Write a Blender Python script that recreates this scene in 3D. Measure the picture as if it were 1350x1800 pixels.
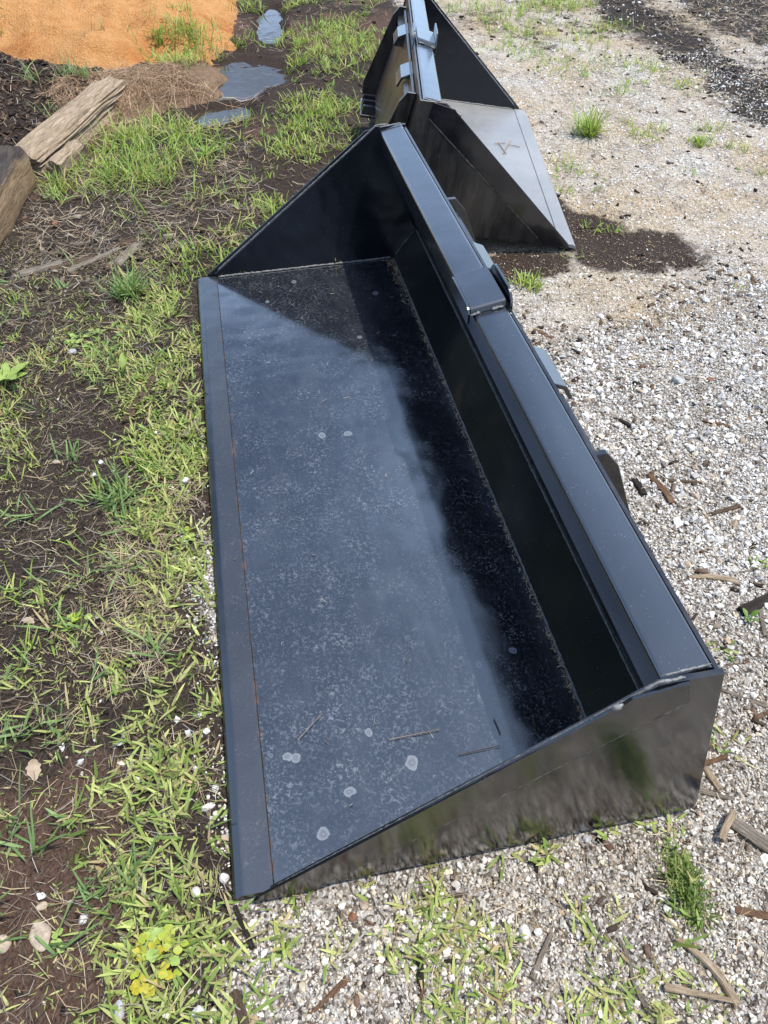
import bpy, bmesh, math, random
import numpy as np
from mathutils import Matrix, Vector

S = bpy.context.scene
for o in list(bpy.data.objects): bpy.data.objects.remove(o)
COL = S.collection
R = math.radians

# ------------------------------------------------------------------ camera
CAM = np.array([-0.4907, -0.1699, 1.3172]); YAW, PIT, ROL = -0.1735, 0.7923, -0.0263
FPX, PW, PH = 1402.8, 1350.0, 1800.0
def cam_axes():
    cy, sy, cp, sp = math.cos(YAW), math.sin(YAW), math.cos(PIT), math.sin(PIT)
    f = np.array([cy*cp, sy*cp, -sp]); r = np.array([sy, -cy, 0.0]); u = np.cross(r, f)
    c, s = math.cos(ROL), math.sin(ROL)
    return c*r + s*u, -s*r + c*u, f
AX_R, AX_U, AX_F = cam_axes()
cd = bpy.data.cameras.new('camera'); cam = bpy.data.objects.new('camera', cd); COL.objects.link(cam)
m = Matrix.Identity(4)
for i in range(3):
    m[i][0], m[i][1], m[i][2], m[i][3] = AX_R[i], AX_U[i], -AX_F[i], CAM[i]
cam.matrix_world = m
cd.sensor_fit = 'VERTICAL'; cd.sensor_height = 24.0; cd.sensor_width = 18.0
cd.lens = FPX/PH*24.0; cd.clip_start = 0.02; cd.clip_end = 500
S.camera = cam

# ------------------------------------------------------------------ sky, sun, exposure
SUN_DIR = Vector((-0.15, -0.33, 1.0)).normalized()
w = bpy.data.worlds.new('World'); S.world = w; w.use_nodes = True
nt = w.node_tree; nt.nodes.clear()
wo = nt.nodes.new('ShaderNodeOutputWorld'); bg = nt.nodes.new('ShaderNodeBackground')
sky = nt.nodes.new('ShaderNodeTexSky'); sky.sky_type = 'NISHITA'; sky.sun_disc = False
sky.sun_elevation = math.asin(SUN_DIR.z); sky.sun_rotation = math.atan2(SUN_DIR.x, SUN_DIR.y)
sky.air_density = 1.0; sky.dust_density = 1.0; sky.ozone_density = 1.2
tc = nt.nodes.new('ShaderNodeTexCoord'); sep = nt.nodes.new('ShaderNodeSeparateXYZ')
nt.links.new(tc.outputs['Generated'], sep.inputs[0])
mz = nt.nodes.new('ShaderNodeMath'); mz.operation = 'MAXIMUM'; mz.inputs[1].default_value = 0.02
nt.links.new(sep.outputs['Z'], mz.inputs[0])
az = nt.nodes.new('ShaderNodeMath'); az.operation = 'ADD'; az.inputs[1].default_value = 0.12
nt.links.new(mz.outputs[0], az.inputs[0])
dv = nt.nodes.new('ShaderNodeVectorMath'); dv.operation = 'DIVIDE'
cb = nt.nodes.new('ShaderNodeCombineXYZ')
for k in range(3): nt.links.new(az.outputs[0], cb.inputs[k])
nt.links.new(tc.outputs['Generated'], dv.inputs[0]); nt.links.new(cb.outputs[0], dv.inputs[1])
cn = nt.nodes.new('ShaderNodeTexNoise'); cn.inputs['Scale'].default_value = 1.1; cn.inputs['Detail'].default_value = 7
cn.inputs['Roughness'].default_value = 0.58; cn.inputs['Distortion'].default_value = 0.3
nt.links.new(dv.outputs[0], cn.inputs['Vector'])
cr = nt.nodes.new('ShaderNodeValToRGB'); cr.color_ramp.elements[0].position = 0.40; cr.color_ramp.elements[1].position = 0.72
cr.color_ramp.elements[1].color = (0.8, 0.8, 0.8, 1)
nt.links.new(cn.outputs['Fac'], cr.inputs[0])
mx = nt.nodes.new('ShaderNodeMix'); mx.data_type = 'RGBA'
mx.inputs['B'].default_value = (6.8, 9.4, 13.8, 1)
nt.links.new(cr.outputs[0], mx.inputs['Factor']); nt.links.new(sky.outputs[0], mx.inputs['A'])
nt.links.new(mx.outputs['Result'], bg.inputs['Color']); bg.inputs['Strength'].default_value = 0.15
nt.links.new(bg.outputs[0], wo.inputs[0])
sd = bpy.data.lights.new('sun', 'SUN'); sun = bpy.data.objects.new('sun', sd); COL.objects.link(sun)
sd.energy = 4.0; sd.angle = R(0.6); sd.color = (1.0, 0.955, 0.89)
sun.rotation_euler = (-SUN_DIR).to_track_quat('-Z', 'Y').to_euler(); sun.location = (0, -3, 6)
vs = S.view_settings; vs.view_transform = 'Standard'; vs.look = 'None'; vs.exposure = 0.55; vs.gamma = 1.0
vs.use_curve_mapping = False
S.cycles.max_bounces = 5; S.cycles.diffuse_bounces = 3; S.cycles.glossy_bounces = 4; S.cycles.transmission_bounces = 3
S.cycles.caustics_reflective = False; S.cycles.caustics_refractive = False

# ------------------------------------------------------------------ helpers
rng = np.random.default_rng(7)
def g(px, py, z=0.0):
    """photo pixel -> point of the ground plane at height z (used for laying things out on the ground)"""
    d = (px-PW/2)/FPX*AX_R - (py-PH/2)/FPX*AX_U + AX_F
    t = (z-CAM[2])/d[2]
    return CAM + t*d

def _hash(ix, iy, seed):
    h = (ix.astype(np.int64)*374761393 + iy.astype(np.int64)*668265263 + seed*974634777) & 0xFFFFFFFF
    h = ((h ^ (h >> 13))*1274126177) & 0xFFFFFFFF
    h = (h ^ (h >> 16)) & 0xFFFFFF
    return h/float(0xFFFFFF)
def vnoise(x, y, seed=0):
    x = np.asarray(x, float); y = np.asarray(y, float)
    ix = np.floor(x); iy = np.floor(y); fx = x-ix; fy = y-iy
    fx = fx*fx*(3-2*fx); fy = fy*fy*(3-2*fy)
    a = _hash(ix, iy, seed); b = _hash(ix+1, iy, seed); c = _hash(ix, iy+1, seed); d = _hash(ix+1, iy+1, seed)
    return (a*(1-fx)+b*fx)*(1-fy) + (c*(1-fx)+d*fx)*fy
def fbm(x, y, scale, octv=4, seed=0):
    s = 0; a = 1; t = 0
    for i in range(octv):
        s = s + a*vnoise(np.asarray(x)*scale*2**i+i*17.3, np.asarray(y)*scale*2**i-i*9.1, seed+i); t += a; a *= .5
    return s/t
def sst(a, b, x):
    t = np.clip((np.asarray(x)-a)/(b-a), 0, 1); return t*t*(3-2*t)

def tag(o, label=None, cat=None, group=None, kind=None):
    if label: o['label'] = label
    if cat: o['category'] = cat
    if group: o['group'] = group
    if kind: o['kind'] = kind
    return o
def link(name, me, mat=None, parent=None, smooth=False):
    o = bpy.data.objects.new(name, me); COL.objects.link(o)
    if mat is not None: me.materials.append(mat)
    if parent is not None: o.parent = parent
    if smooth: me.polygons.foreach_set('use_smooth', np.ones(len(me.polygons), bool))
    return o
def np_mesh(name, verts, faces_list, cols=None):
    """faces_list: list of int arrays (n,3) or (n,4)"""
    me = bpy.data.meshes.new(name)
    verts = np.asarray(verts, np.float32); me.vertices.add(len(verts)); me.vertices.foreach_set('co', verts.ravel())
    loops = np.concatenate([f.ravel() for f in faces_list]).astype(np.int32)
    sizes = np.concatenate([np.full(len(f), f.shape[1], np.int32) for f in faces_list])
    starts = np.concatenate([[0], np.cumsum(sizes)[:-1]]).astype(np.int32)
    me.loops.add(len(loops)); me.loops.foreach_set('vertex_index', loops)
    me.polygons.add(len(sizes)); me.polygons.foreach_set('loop_start', starts); me.polygons.foreach_set('loop_total', sizes)
    me.update(calc_edges=True)
    if cols is not None:
        for nme, c in cols.items():
            a = me.attributes.new(nme, 'FLOAT_COLOR', 'POINT')
            c = np.asarray(c, np.float32)
            if c.shape[1] == 3: c = np.c_[c, np.ones(len(c), np.float32)]
            a.data.foreach_set('color', c.ravel())
    me.validate()
    return me
def empty(name, loc=(0, 0, 0), rz=0, rx=0):
    o = bpy.data.objects.new(name, None); COL.objects.link(o)
    o.location = loc; o.rotation_euler = (rx, 0, rz); o.empty_display_size = .1
    return o
def bm_obj(name, bm, mat, parent=None, smooth=False):
    bmesh.ops.recalc_face_normals(bm, faces=bm.faces)
    me = bpy.data.meshes.new(name); bm.to_mesh(me); bm.free()
    return link(name, me, mat, parent, smooth)
def extrude_yz(name, pts, x0, x1, mat, parent, bevel=0.0, segs=1, nseg=1):
    """prism: polygon in (y,z) extruded along x"""
    bm = bmesh.new()
    a = [bm.verts.new((x0, y, z)) for y, z in pts]
    f = bm.faces.new(a)
    r = bmesh.ops.extrude_face_region(bm, geom=[f])
    vsn = [v for v in r['geom'] if isinstance(v, bmesh.types.BMVert)]
    bmesh.ops.translate(bm, vec=(x1-x0, 0, 0), verts=vsn)
    if bevel > 0:
        bmesh.ops.bevel(bm, geom=list(bm.edges), offset=bevel, segments=segs, profile=.5, affect='EDGES', clamp_overlap=True)
    return bm_obj(name, bm, mat, parent)
def prism(name, pts, nrm_axis, d0, d1, mat, parent, bevel=0.0):
    """polygon in the plane perpendicular to axis ('y' -> (x,z), 'z' -> (x,y)) extruded from d0 to d1"""
    bm = bmesh.new()
    mk = (lambda a, b, d: (a, d, b)) if nrm_axis == 'y' else (lambda a, b, d: (a, b, d))
    a = [bm.verts.new(mk(p, q, d0)) for p, q in pts]
    f = bm.faces.new(a)
    r = bmesh.ops.extrude_face_region(bm, geom=[f])
    vsn = [v for v in r['geom'] if isinstance(v, bmesh.types.BMVert)]
    bmesh.ops.translate(bm, vec=mk(0, 0, d1-d0), verts=vsn)
    if bevel > 0:
        bmesh.ops.bevel(bm, geom=list(bm.edges), offset=bevel, segments=1, affect='EDGES', clamp_overlap=True)
    return bm_obj(name, bm, mat, parent)
def rounded(pts, r, n=4):
    """round the corners of a closed polygon"""
    out = []
    k = len(pts)
    for i in range(k):
        p0, p1, p2 = Vector(pts[i-1]), Vector(pts[i]), Vector(pts[(i+1) % k])
        a = p1+(p0-p1).normalized()*r; b = p1+(p2-p1).normalized()*r
        for j in range(n+1):
            t = j/n
            q = a*(1-t)**2 + p1*2*t*(1-t) + b*t*t
            out.append((q.x, q.y))
    return out

# ------------------------------------------------------------------ materials
def new_mat(name):
    ma = bpy.data.materials.new(name); ma.use_nodes = True
    nt = ma.node_tree; bs = nt.nodes['Principled BSDF']
    return ma, nt, bs
class N:
    """small node wiring helper"""
    def __init__(s, nt): s.nt = nt; s.coord = None
    def n(s, t, **kw):
        nd = s.nt.nodes.new(t)
        for k, v in kw.items():
            if hasattr(nd, k): setattr(nd, k, v)
        return nd
    def val(s, sock, v):
        if hasattr(v, 'links') or isinstance(v, bpy.types.NodeSocket): s.nt.links.new(v, sock)
        else: sock.default_value = v
    def obj(s):
        if not s.coord: s.coord = s.n('ShaderNodeTexCoord').outputs['Object']
        return s.coord
    def mapping(s, v, scale=(1, 1, 1), rot=(0, 0, 0), loc=(0, 0, 0)):
        m = s.n('ShaderNodeMapping'); s.val(m.inputs['Vector'], v); m.inputs['Scale'].default_value = scale
        m.inputs['Rotation'].default_value = rot; m.inputs['Location'].default_value = loc
        return m.outputs[0]
    def noise(s, scale, detail=4, rough=.55, vec=None, dist=0, out='Fac'):
        t = s.n('ShaderNodeTexNoise'); t.inputs['Scale'].default_value = scale; t.inputs['Detail'].default_value = detail
        t.inputs['Roughness'].default_value = rough; t.inputs['Distortion'].default_value = dist
        s.val(t.inputs['Vector'], vec if vec is not None else s.obj())
        return t.outputs[out]
    def vor(s, scale, vec=None, feature='F1', out='Distance', rand=1.0):
        t = s.n('ShaderNodeTexVoronoi'); t.feature = feature; t.inputs['Scale'].default_value = scale
        t.inputs['Randomness'].default_value = rand
        s.val(t.inputs['Vector'], vec if vec is not None else s.obj())
        return t.outputs[out]
    def ramp(s, v, *stops, interp='LINEAR'):
        r = s.n('ShaderNodeValToRGB'); el = r.color_ramp.elements; r.color_ramp.interpolation = interp
        while len(el) < len(stops): el.new(.5)
        for e, (p, c) in zip(el, stops):
            e.position = p; e.color = (c, c, c, 1) if isinstance(c, (int, float)) else (*c, 1)
        s.val(r.inputs[0], v)
        return r.outputs[0]
    def mix(s, f, a, b, blend='MIX'):
        m = s.n('ShaderNodeMix', data_type='RGBA', blend_type=blend)
        s.val(m.inputs['Factor'], f)
        for k, v in (('A', a), ('B', b)):
            sock = [i for i in m.inputs if i.name == k and i.type == 'RGBA'][0]
            if isinstance(v, tuple) and len(v) == 3: v = (*v, 1)
            s.val(sock, v)
        return [o for o in m.outputs if o.type == 'RGBA'][0]
    def math(s, op, a, b=0.0, clamp=False):
        m = s.n('ShaderNodeMath', operation=op, use_clamp=clamp); s.val(m.inputs[0], a); s.val(m.inputs[1], b)
        return m.outputs[0]
    def attr(s, name, typ='GEOMETRY', out='Color'):
        a = s.n('ShaderNodeAttribute', attribute_type=typ, attribute_name=name); return a.outputs[out]
    def sep(s, v):
        c = s.n('ShaderNodeSeparateColor'); s.val(c.inputs[0], v); return c.outputs
    def xyz(s, v):
        c = s.n('ShaderNodeSeparateXYZ'); s.val(c.inputs[0], v); return c.outputs
    def bump(s, h, dist, strength=1.0, normal=None):
        b = s.n('ShaderNodeBump'); b.inputs['Distance'].default_value = dist; b.inputs['Strength'].default_value = strength
        s.val(b.inputs['Height'], h)
        if normal is not None: s.val(b.inputs['Normal'], normal)
        return b.outputs[0]

def paint_mat(name, dust=0.0, dustcol=(.20, .19, .17), rough=.16, mottle=0.0, spots=(), wave=.0008, edge_rust=None, coat=1.0, clean_front=None, spec=.9, streak=0):
    """black gloss paint on steel plate; dust = thin film, mottle = dried rain marks, spots = (x,y,r) bigger dried drops"""
    ma, nt, bs = new_mat(name); n = N(nt)
    base = (.0055, .0065, .0095)
    big = n.noise(2.3, 4, .6); fine = n.noise(260, 3, .6); mid = n.noise(38, 5, .65)
    # fine specks of dust everywhere
    speck = n.ramp(n.vor(170), (.0, 1.0), (.12, .8), (.21, .0))
    sp2 = n.ramp(n.noise(40, 4, .7), (.46, 0.0), (.66, 1.0))
    f = n.math('MULTIPLY', speck, n.math('MULTIPLY', sp2, .5+dust*2))
    film = n.math('MULTIPLY', n.ramp(big, (.3, .25 if dust < .5 else .6), (.7, 1.0)), dust)
    if streak: film = n.math('MULTIPLY', film, n.ramp(n.noise(30, 4, .7, n.mapping(n.obj(), (1, 1, .16))), (.38, .15), (.66, 1.7)))
    film = n.math('MULTIPLY', film, n.ramp(fine, (.3, .55), (.7, 1.0)))
    f = n.math('MAXIMUM', f, film)
    if mottle:
        m1 = n.noise(115, 4, .6, dist=.7); m2 = n.noise(190, 3, .5, dist=.5)
        blob = n.ramp(m1, (.53, 0.0), (.64, .65), (.74, 1.0))
        rings = n.ramp(m2, (.58, 0.0), (.63, .9), (.69, .25), (.77, .5))
        bl = n.math('MAXIMUM', blob, n.math('MULTIPLY', rings, .8))
        bl = n.math('MULTIPLY', bl, n.ramp(n.noise(17, 4, .6), (.36, .25), (.62, 1.0)))
        bl = n.math('MULTIPLY', bl, n.ramp(n.noise(3.1, 4, .65), (.34, .22), (.64, 1.0)))
        smear = n.ramp(n.noise(5.5, 5, .7, n.mapping(n.obj(), (.6, 1.7, 1), (0, 0, .3)), .8), (.46, 0.0), (.72, .16))
        bl = n.math('MAXIMUM', bl, n.math('MULTIPLY', smear, n.ramp(n.noise(300, 2), (.3, .5), (.7, 1.0))))
        # thin scuff scratches
        sc = n.noise(9, 3, .7, n.mapping(n.obj(), (3.0, 30.0, 1), (0, 0, .25)))
        scr = n.ramp(sc, (.655, 0.0), (.69, .6), (.72, 0.0))
        bl = n.math('MAXIMUM', bl, n.math('MULTIPLY', scr, n.ramp(n.noise(5, 2), (.5, 0.0), (.68, .8))))
        f = n.math('MAXIMUM', f, n.math('MULTIPLY', bl, mottle))
    if spots:
        pos = n.xyz(n.obj()); wob = n.math('MULTIPLY', n.math('SUBTRACT', n.noise(70, 3), .5), .012)
        acc = None
        for (sx, sy, rx, ry) in spots:
            dx = n.math('DIVIDE', n.math('SUBTRACT', n.math('ADD', pos[0], wob), sx), rx)
            dy = n.math('DIVIDE', n.math('SUBTRACT', n.math('ADD', pos[1], wob), sy), ry)
            d = n.math('SQRT', n.math('ADD', n.math('MULTIPLY', dx, dx), n.math('MULTIPLY', dy, dy)))
            r_ = n.ramp(d, (.0, .95), (.25, .55), (.6, .75), (.85, 1.0), (1.0, 0.0))
            acc = r_ if acc is None else n.math('MAXIMUM', acc, r_)
        f = n.math('MAXIMUM', f, n.math('MULTIPLY', acc, .6))
    if clean_front: f = n.math('MULTIPLY', f, n.ramp(n.math('ADD', n.xyz(n.obj())[1], n.math('MULTIPLY', n.math('SUBTRACT', n.noise(25, 4, .6), .5), .006)), (clean_front, .12), (clean_front+.003, 1.0)))
    col = n.mix(f, base, dustcol)
    if edge_rust is not None:   # rust that has bled out along a joint at local y = edge_rust
        pos = n.xyz(n.obj())
        dd = n.math('ABSOLUTE', n.math('SUBTRACT', pos[1], edge_rust))
        rr = n.ramp(dd, (.0, 1.0), (.005, .0))
        rr = n.math('MULTIPLY', rr, n.ramp(n.noise(14, 4, .7), (.55, 0.0), (.72, .6)))
        col = n.mix(rr, col, (.20, .085, .025))
    n.val(bs.inputs['Base Color'], col)
    n.val(bs.inputs['Roughness'], n.math('ADD', n.math('MULTIPLY', f, .42), n.math('ADD', n.math('MULTIPLY', mid, .05), rough-.025)))
    bs.inputs['Specular IOR Level'].default_value = spec
    bs.inputs['Coat Weight'].default_value = coat; bs.inputs['Coat Roughness'].default_value = max(.06, rough-.03); bs.inputs['Coat IOR'].default_value = 1.6
    h = n.math('ADD', n.noise(5.5, 2, .5), n.math('MULTIPLY', n.noise(420, 2), .012))
    n.val(bs.inputs['Normal'], n.bump(h, wave*10))
    return ma

def attr_mat(name, rough=.85, transl=0.0, typ='GEOMETRY', grain=0.0, spec=.3):
    ma, nt, bs = new_mat(name); n = N(nt)
    c = n.attr('col', typ)
    if grain:
        c = n.mix(grain, c, n.mix(n.noise(140, 4, .7), (.25, .25, .25), (1.5, 1.5, 1.5)), 'MULTIPLY')
    n.val(bs.inputs['Base Color'], c); bs.inputs['Roughness'].default_value = rough
    bs.inputs['Specular IOR Level'].default_value = spec
    if transl:
        out = nt.nodes['Material Output']; tr = nt.nodes.new('ShaderNodeBsdfTranslucent')
        ms = nt.nodes.new('ShaderNodeMixShader'); ms.inputs[0].default_value = transl
        n.val(tr.inputs['Color'], n.mix(1.0, c, (1.5, 1.5, .8), 'MULTIPLY'))
        nt.links.new(bs.outputs[0], ms.inputs[1]); nt.links.new(tr.outputs[0], ms.inputs[2]); nt.links.new(ms.outputs[0], out.inputs[0])
    return ma
def wood_mat(name, cols, scale=30, rough=.85, stretch=12, axis=0, bumpd=.006):
    ma, nt, bs = new_mat(name); n = N(nt)
    sc = [1.0, 1.0, 1.0]
    for k in range(3):
        if k != axis: sc[k] = stretch
    v = n.mapping(n.obj(), tuple(sc))
    a = n.noise(scale/3, 6, .7, v, 1.2); b = n.noise(scale, 4, .6, v, .5)
    c = n.ramp(a, (.28, cols[0]), (.5, cols[1]), (.72, cols[2]))
    c = n.mix(.55, c, n.mix(b, (.35, .33, .3), (1.45, 1.45, 1.45)), 'MULTIPLY')
    n.val(bs.inputs['Base Color'], c); bs.inputs['Roughness'].default_value = rough
    bs.inputs['Specular IOR Level'].default_value = .2
    n.val(bs.inputs['Normal'], n.bump(n.math('ADD', a, b), bumpd))
    return ma

def ground_mat():
    ma, nt, bs = new_mat('ground'); n = N(nt)
    A = n.sep(n.attr('regA')); B = n.sep(n.attr('regB'))
    wob = n.math('MULTIPLY', n.math('SUBTRACT', n.noise(16, 6, .65), .5), 1.1)
    wob2 = n.math('MULTIPLY', n.math('SUBTRACT', n.noise(70, 5, .7), .5), .8)
    def cut(v, lo=.38, hi=.62):
        return n.ramp(n.math('ADD', v, n.math('ADD', wob, wob2)), (lo, 0.0), (hi, 1.0))
    # dark soil with crumbs
    s1 = n.noise(7, 6, .65); s2 = n.noise(120, 5, .7)
    soil = n.ramp(s2, (.25, (.013, .009, .007)), (.5, (.042, .030, .022)), (.68, (.085, .062, .045)), (.85, (.15, .115, .085)))
    soil = n.mix(.6, soil, n.mix(s1, (.55, .5, .48), (1.35, 1.3, 1.25)), 'MULTIPLY')
    red = n.ramp(s2, (.3, (.05, .024, .014)), (.6, (.115, .070, .049)), (.8, (.20, .14, .105)))
    col = n.mix(cut(A[2]), soil, red)
    # grit between the pebbles
    vc = n.sep(n.vor(210, out='Color'))
    grit = n.ramp(vc[0], (.0, (.07, .058, .047)), (.3, (.19, .16, .13)), (.65, (.41, .375, .325)), (.95, (.64, .62, .58)))
    grit = n.mix(.5, grit, n.mix(n.noise(22, 5, .7), (.35, .30, .26), (1.25, 1.2, 1.15)), 'MULTIPLY')
    col = n.mix(cut(A[0]), col, grit)
    # fine tan-grey crushed stone further off
    v2 = n.sep(n.vor(150, out='Color')); v3 = n.sep(n.vor(330, out='Color'))
    fine = n.ramp(v2[1], (.0, (.20, .165, .125)), (.3, (.36, .32, .265)), (.75, (.50, .47, .42)), (1.0, (.70, .69, .66)))
    fine = n.mix(.45, fine, n.ramp(v3[0], (.0, (.22, .19, .15)), (.5, (.45, .41, .35)), (1., (.68, .66, .62))))
    tint = n.ramp(n.noise(2.6, 5, .6), (.34, (1.12, 1.11, 1.10)), (.50, (1.03, .94, .82)), (.66, (1.0, .84, .62)))
    fine = n.mix(1.0, fine, tint, 'MULTIPLY')
    dirt = n.ramp(n.noise(11, 7, .72), (.50, 0.0), (.66, .8))
    fine = n.mix(n.math('MULTIPLY', dirt, .75), fine, (.13, .095, .065))
    col = n.mix(cut(A[1]), col, fine)
    # bark fines and wet dark crumbs
    bark = n.ramp(n.noise(95, 6, .75, n.mapping(n.obj(), (1, .5, 1), (0, 0, .6))), (.3, (.010, .008, .007)), (.52, (.035, .027, .022)), (.68, (.10, .075, .055)), (.82, (.22, .17, .12)))
    col = n.mix(cut(B[0]), col, bark)
    wet = n.ramp(n.noise(150, 4, .7), (.3, (.022, .014, .010)), (.62, (.050, .033, .024)), (.78, (.12, .085, .06)))
    fw = n.math('MULTIPLY', cut(B[1], .40, .72), n.ramp(n.noise(230, 3, .6), (.28, .45), (.42, 1.0)))
    col = n.mix(fw, col, wet)
    moss = n.ramp(n.noise(40, 5, .7), (.3, (.018, .022, .006)), (.7, (.07, .075, .018)))
    col = n.mix(n.math('MULTIPLY', cut(B[2], .5, .7), .8), col, moss)
    n.val(bs.inputs['Base Color'], col)
    bs.inputs['Roughness'].default_value = .92; bs.inputs['Specular IOR Level'].default_value = .22
    hv = n.math('SUBTRACT', 1.0, n.vor(190)); h = n.math('ADD', n.math('MULTIPLY', hv, .6), n.math('ADD', s2, n.math('MULTIPLY', n.noise(34, 5, .7), 1.6)))
    n.val(bs.inputs['Normal'], n.bump(h, .010))
    return ma
def heap_mat(name, stops, scale, bumpd, tint=None):
    ma, nt, bs = new_mat(name); n = N(nt)
    a = n.noise(scale, 6, .7); b = n.noise(scale*6, 4, .7)
    c = n.ramp(n.math('ADD', n.math('MULTIPLY', a, .55), n.math('MULTIPLY', b, .45)), *stops)
    if tint:
        sk = n.math('MULTIPLY', n.ramp(n.vor(26), (.0, 1.0), (.11, .0)), n.ramp(n.noise(5, 3), (.5, 0.0), (.62, 1.0)))
        c = n.mix(n.math('MULTIPLY', sk, .85), c, (.10, .05, .025))
        c = n.mix(1.0, c, n.ramp(n.noise(2.2, 5, .65, n.mapping(n.obj(), (1.6, .7, 1))), *tint), 'MULTIPLY')
    n.val(bs.inputs['Base Color'], c); bs.inputs['Roughness'].default_value = .95; bs.inputs['Specular IOR Level'].default_value = .15
    n.val(bs.inputs['Normal'], n.bump(n.math('ADD', a, b), bumpd))
    return ma
def flat_mat(name, c, rough=.8, var=.3, scale=60, spec=.3, bumpd=.001):
    ma, nt, bs = new_mat(name); n = N(nt); a = n.noise(scale, 5, .65)
    lo = tuple(x*(1-var) for x in c); hi = tuple(min(1, x*(1+var)) for x in c)
    n.val(bs.inputs['Base Color'], n.ramp(a, (.3, lo), (.7, hi))); bs.inputs['Roughness'].default_value = rough
    bs.inputs['Specular IOR Level'].default_value = spec
    n.val(bs.inputs['Normal'], n.bump(a, bumpd))
    return ma

M = {}
L1, L2 = 1.95, 1.268
# drops measured on the floor plate of the near bucket, local coordinates (x from far end, y from the lip)
def fl(px, py):
    p = g(px, py, .010); return (L1-p[0], -p[1])
sp = []
for px, py, rx, ry in ((516, 495, .012, .009), (660, 515, .013, .009), (402, 797, .012, .012), (724, 1340, .016, .012), (615, 1392, .010, .011),
                       (567, 1465, .013, .011), (648, 1287, .008, .008), (612, 762, .010, .012), (520, 1332, .010, .010), (902, 1143, .008, .007),
                       (470, 530, .009, .007), (632, 592, .009, .007), (842, 1168, .009, .007), (566, 765, .012, .010), (710, 790, .006, .006), (505, 1330, .009, .009)):
    a = fl(px, py); sp.append((a[0], a[1], rx, ry))
M['floor'] = paint_mat('floor_paint', dust=.018, dustcol=(.24, .25, .265), rough=.11, mottle=.66, spots=sp, wave=.0010, edge_rust=.066)
M['lip'] = paint_mat('lip_paint', coat=.6, clean_front=.017, dust=.16, dustcol=(.18, .165, .14), rough=.22, mottle=.4, edge_rust=.064)
M['paint'] = paint_mat('gloss_black_paint', coat=.7, dust=.02, dustcol=(.16, .15, .13), rough=.15)
M['plate'] = paint_mat('side_plate_paint', streak=1, dust=.15, dustcol=(.17, .145, .11), rough=.13, wave=.0007, coat=.35, spec=.6)
M['strip'] = paint_mat('strip_paint', dust=.015, dustcol=(.17, .145, .11), rough=.15, wave=.0010, coat=.3, spec=.6)
M['inside'] = paint_mat('inside_paint', dust=.004, dustcol=(.15, .15, .15), rough=.16, coat=.1, spec=.4)
M['tube'] = paint_mat('tube_paint', dust=.05, dustcol=(.16, .17, .19), rough=.22, wave=.0006)
M['dusty'] = paint_mat('dusty_paint', streak=1, dust=.24, dustcol=(.17, .14, .10), rough=.28, coat=.2, spec=.5)
M['floor_dusty'] = paint_mat('dusty_floor_paint', dust=.9, dustcol=(.34, .335, .32), rough=.32, mottle=.3, coat=.4)
M['weld'] = flat_mat('weld_bead', (.13, .13, .125), .45, .8, 160, .6, .002)
M['edge_glint'] = flat_mat('strip_edge_highlight', (.10, .092, .078), .7, .7, 60, .3, .001)  # pale colour painted for the highlight along the edge strip, not dust
M['weld_rust'] = flat_mat('rusty_joint', (.055, .034, .018), .8, .95, 40, .2, .002)
M['ground'] = ground_mat()
M['sand'] = heap_mat('orange_sand', ((.25, (.45, .20, .066)), (.5, (.63, .31, .112)), (.75, (.74, .42, .185))), 14, .03,
                     ((.33, (.80, .62, .48)), (.5, (1, 1, 1)), (.7, (1.03, 1.05, 1.12))))
M['mulch'] = heap_mat('dark_mulch', ((.3, (.012, .009, .008)), (.52, (.040, .028, .022)), (.75, (.11, .08, .06))), 26, .014)
M['mound'] = heap_mat('straw_mound', ((.3, (.07, .042, .026)), (.55, (.22, .145, .09)), (.75, (.36, .26, .17))), 40, .008)
M['stone'] = attr_mat('pebble', .85, 0, 'INSTANCER', .45, .3)
M['grass'] = attr_mat('grass_blade', .55, .30, spec=.35)
M['straw'] = attr_mat('dry_straw', .8, .0, spec=.2)
M['chip'] = attr_mat('bark_chip', .9, .0, grain=.7, spec=.15)
ma, nt_, bs_ = new_mat('puddle_water'); n_ = N(nt_)
bs_.inputs['Base Color'].default_value = (.035, .026, .018, 1); bs_.inputs['Roughness'].default_value = .03; bs_.inputs['IOR'].default_value = 1.33
bs_.inputs['Specular IOR Level'].default_value = 1.0
n_.val(bs_.inputs['Normal'], n_.bump(n_.noise(9, 2), .0015)); M['water'] = ma

# ------------------------------------------------------------------ ground
def axis(core0, core1, step, far):
    a = list(np.arange(core0, core1, step)); s = step; x = a[-1]
    while x < far: s *= 1.25; x += s; a.append(x)
    s = step; x = core0; pre = []
    while x > -far: s *= 1.25; x -= s; pre.append(x)
    return np.array(pre[::-1]+a)
PUDDLES = [((4.14, -.25), (.34, .235), -.35), ((3.57, -.15), (.115, .125), .1), ((4.98, -.51), (.42, .075), -.1)]
def pud_d(x, y):
    """<1 inside a puddle"""
    dm = np.full(np.shape(x), 9.0)
    for (cx, cy), (ra, rb), an in PUDDLES:
        u = (x-cx)*math.cos(an)+(y-cy)*math.sin(an); v = -(x-cx)*math.sin(an)+(y-cy)*math.cos(an)
        dm = np.minimum(dm, np.sqrt((u/ra)**2+(v/rb)**2))
    return dm + (fbm(x, y, 7, 3, 40)-.5)*.9
def ybound(x):
    """line between the soil on the left and the gravel on the right"""
    return np.interp(x, [-3, -.3, -.1, .15, .45, .62, .8, 1.0, 1.9, 2.3, 3.2, 4.2, 6.5], [.12, .08, .055, .02, .02, .055, .02, -.1, -.25, -.55, -.95, -1.2, -1.3])
def foot1(x, y, mrg=.0):
    return (x > -.012-mrg) & (x < L1+.012+mrg) & (y < .0+mrg) & (y > -.775-mrg)
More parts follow.
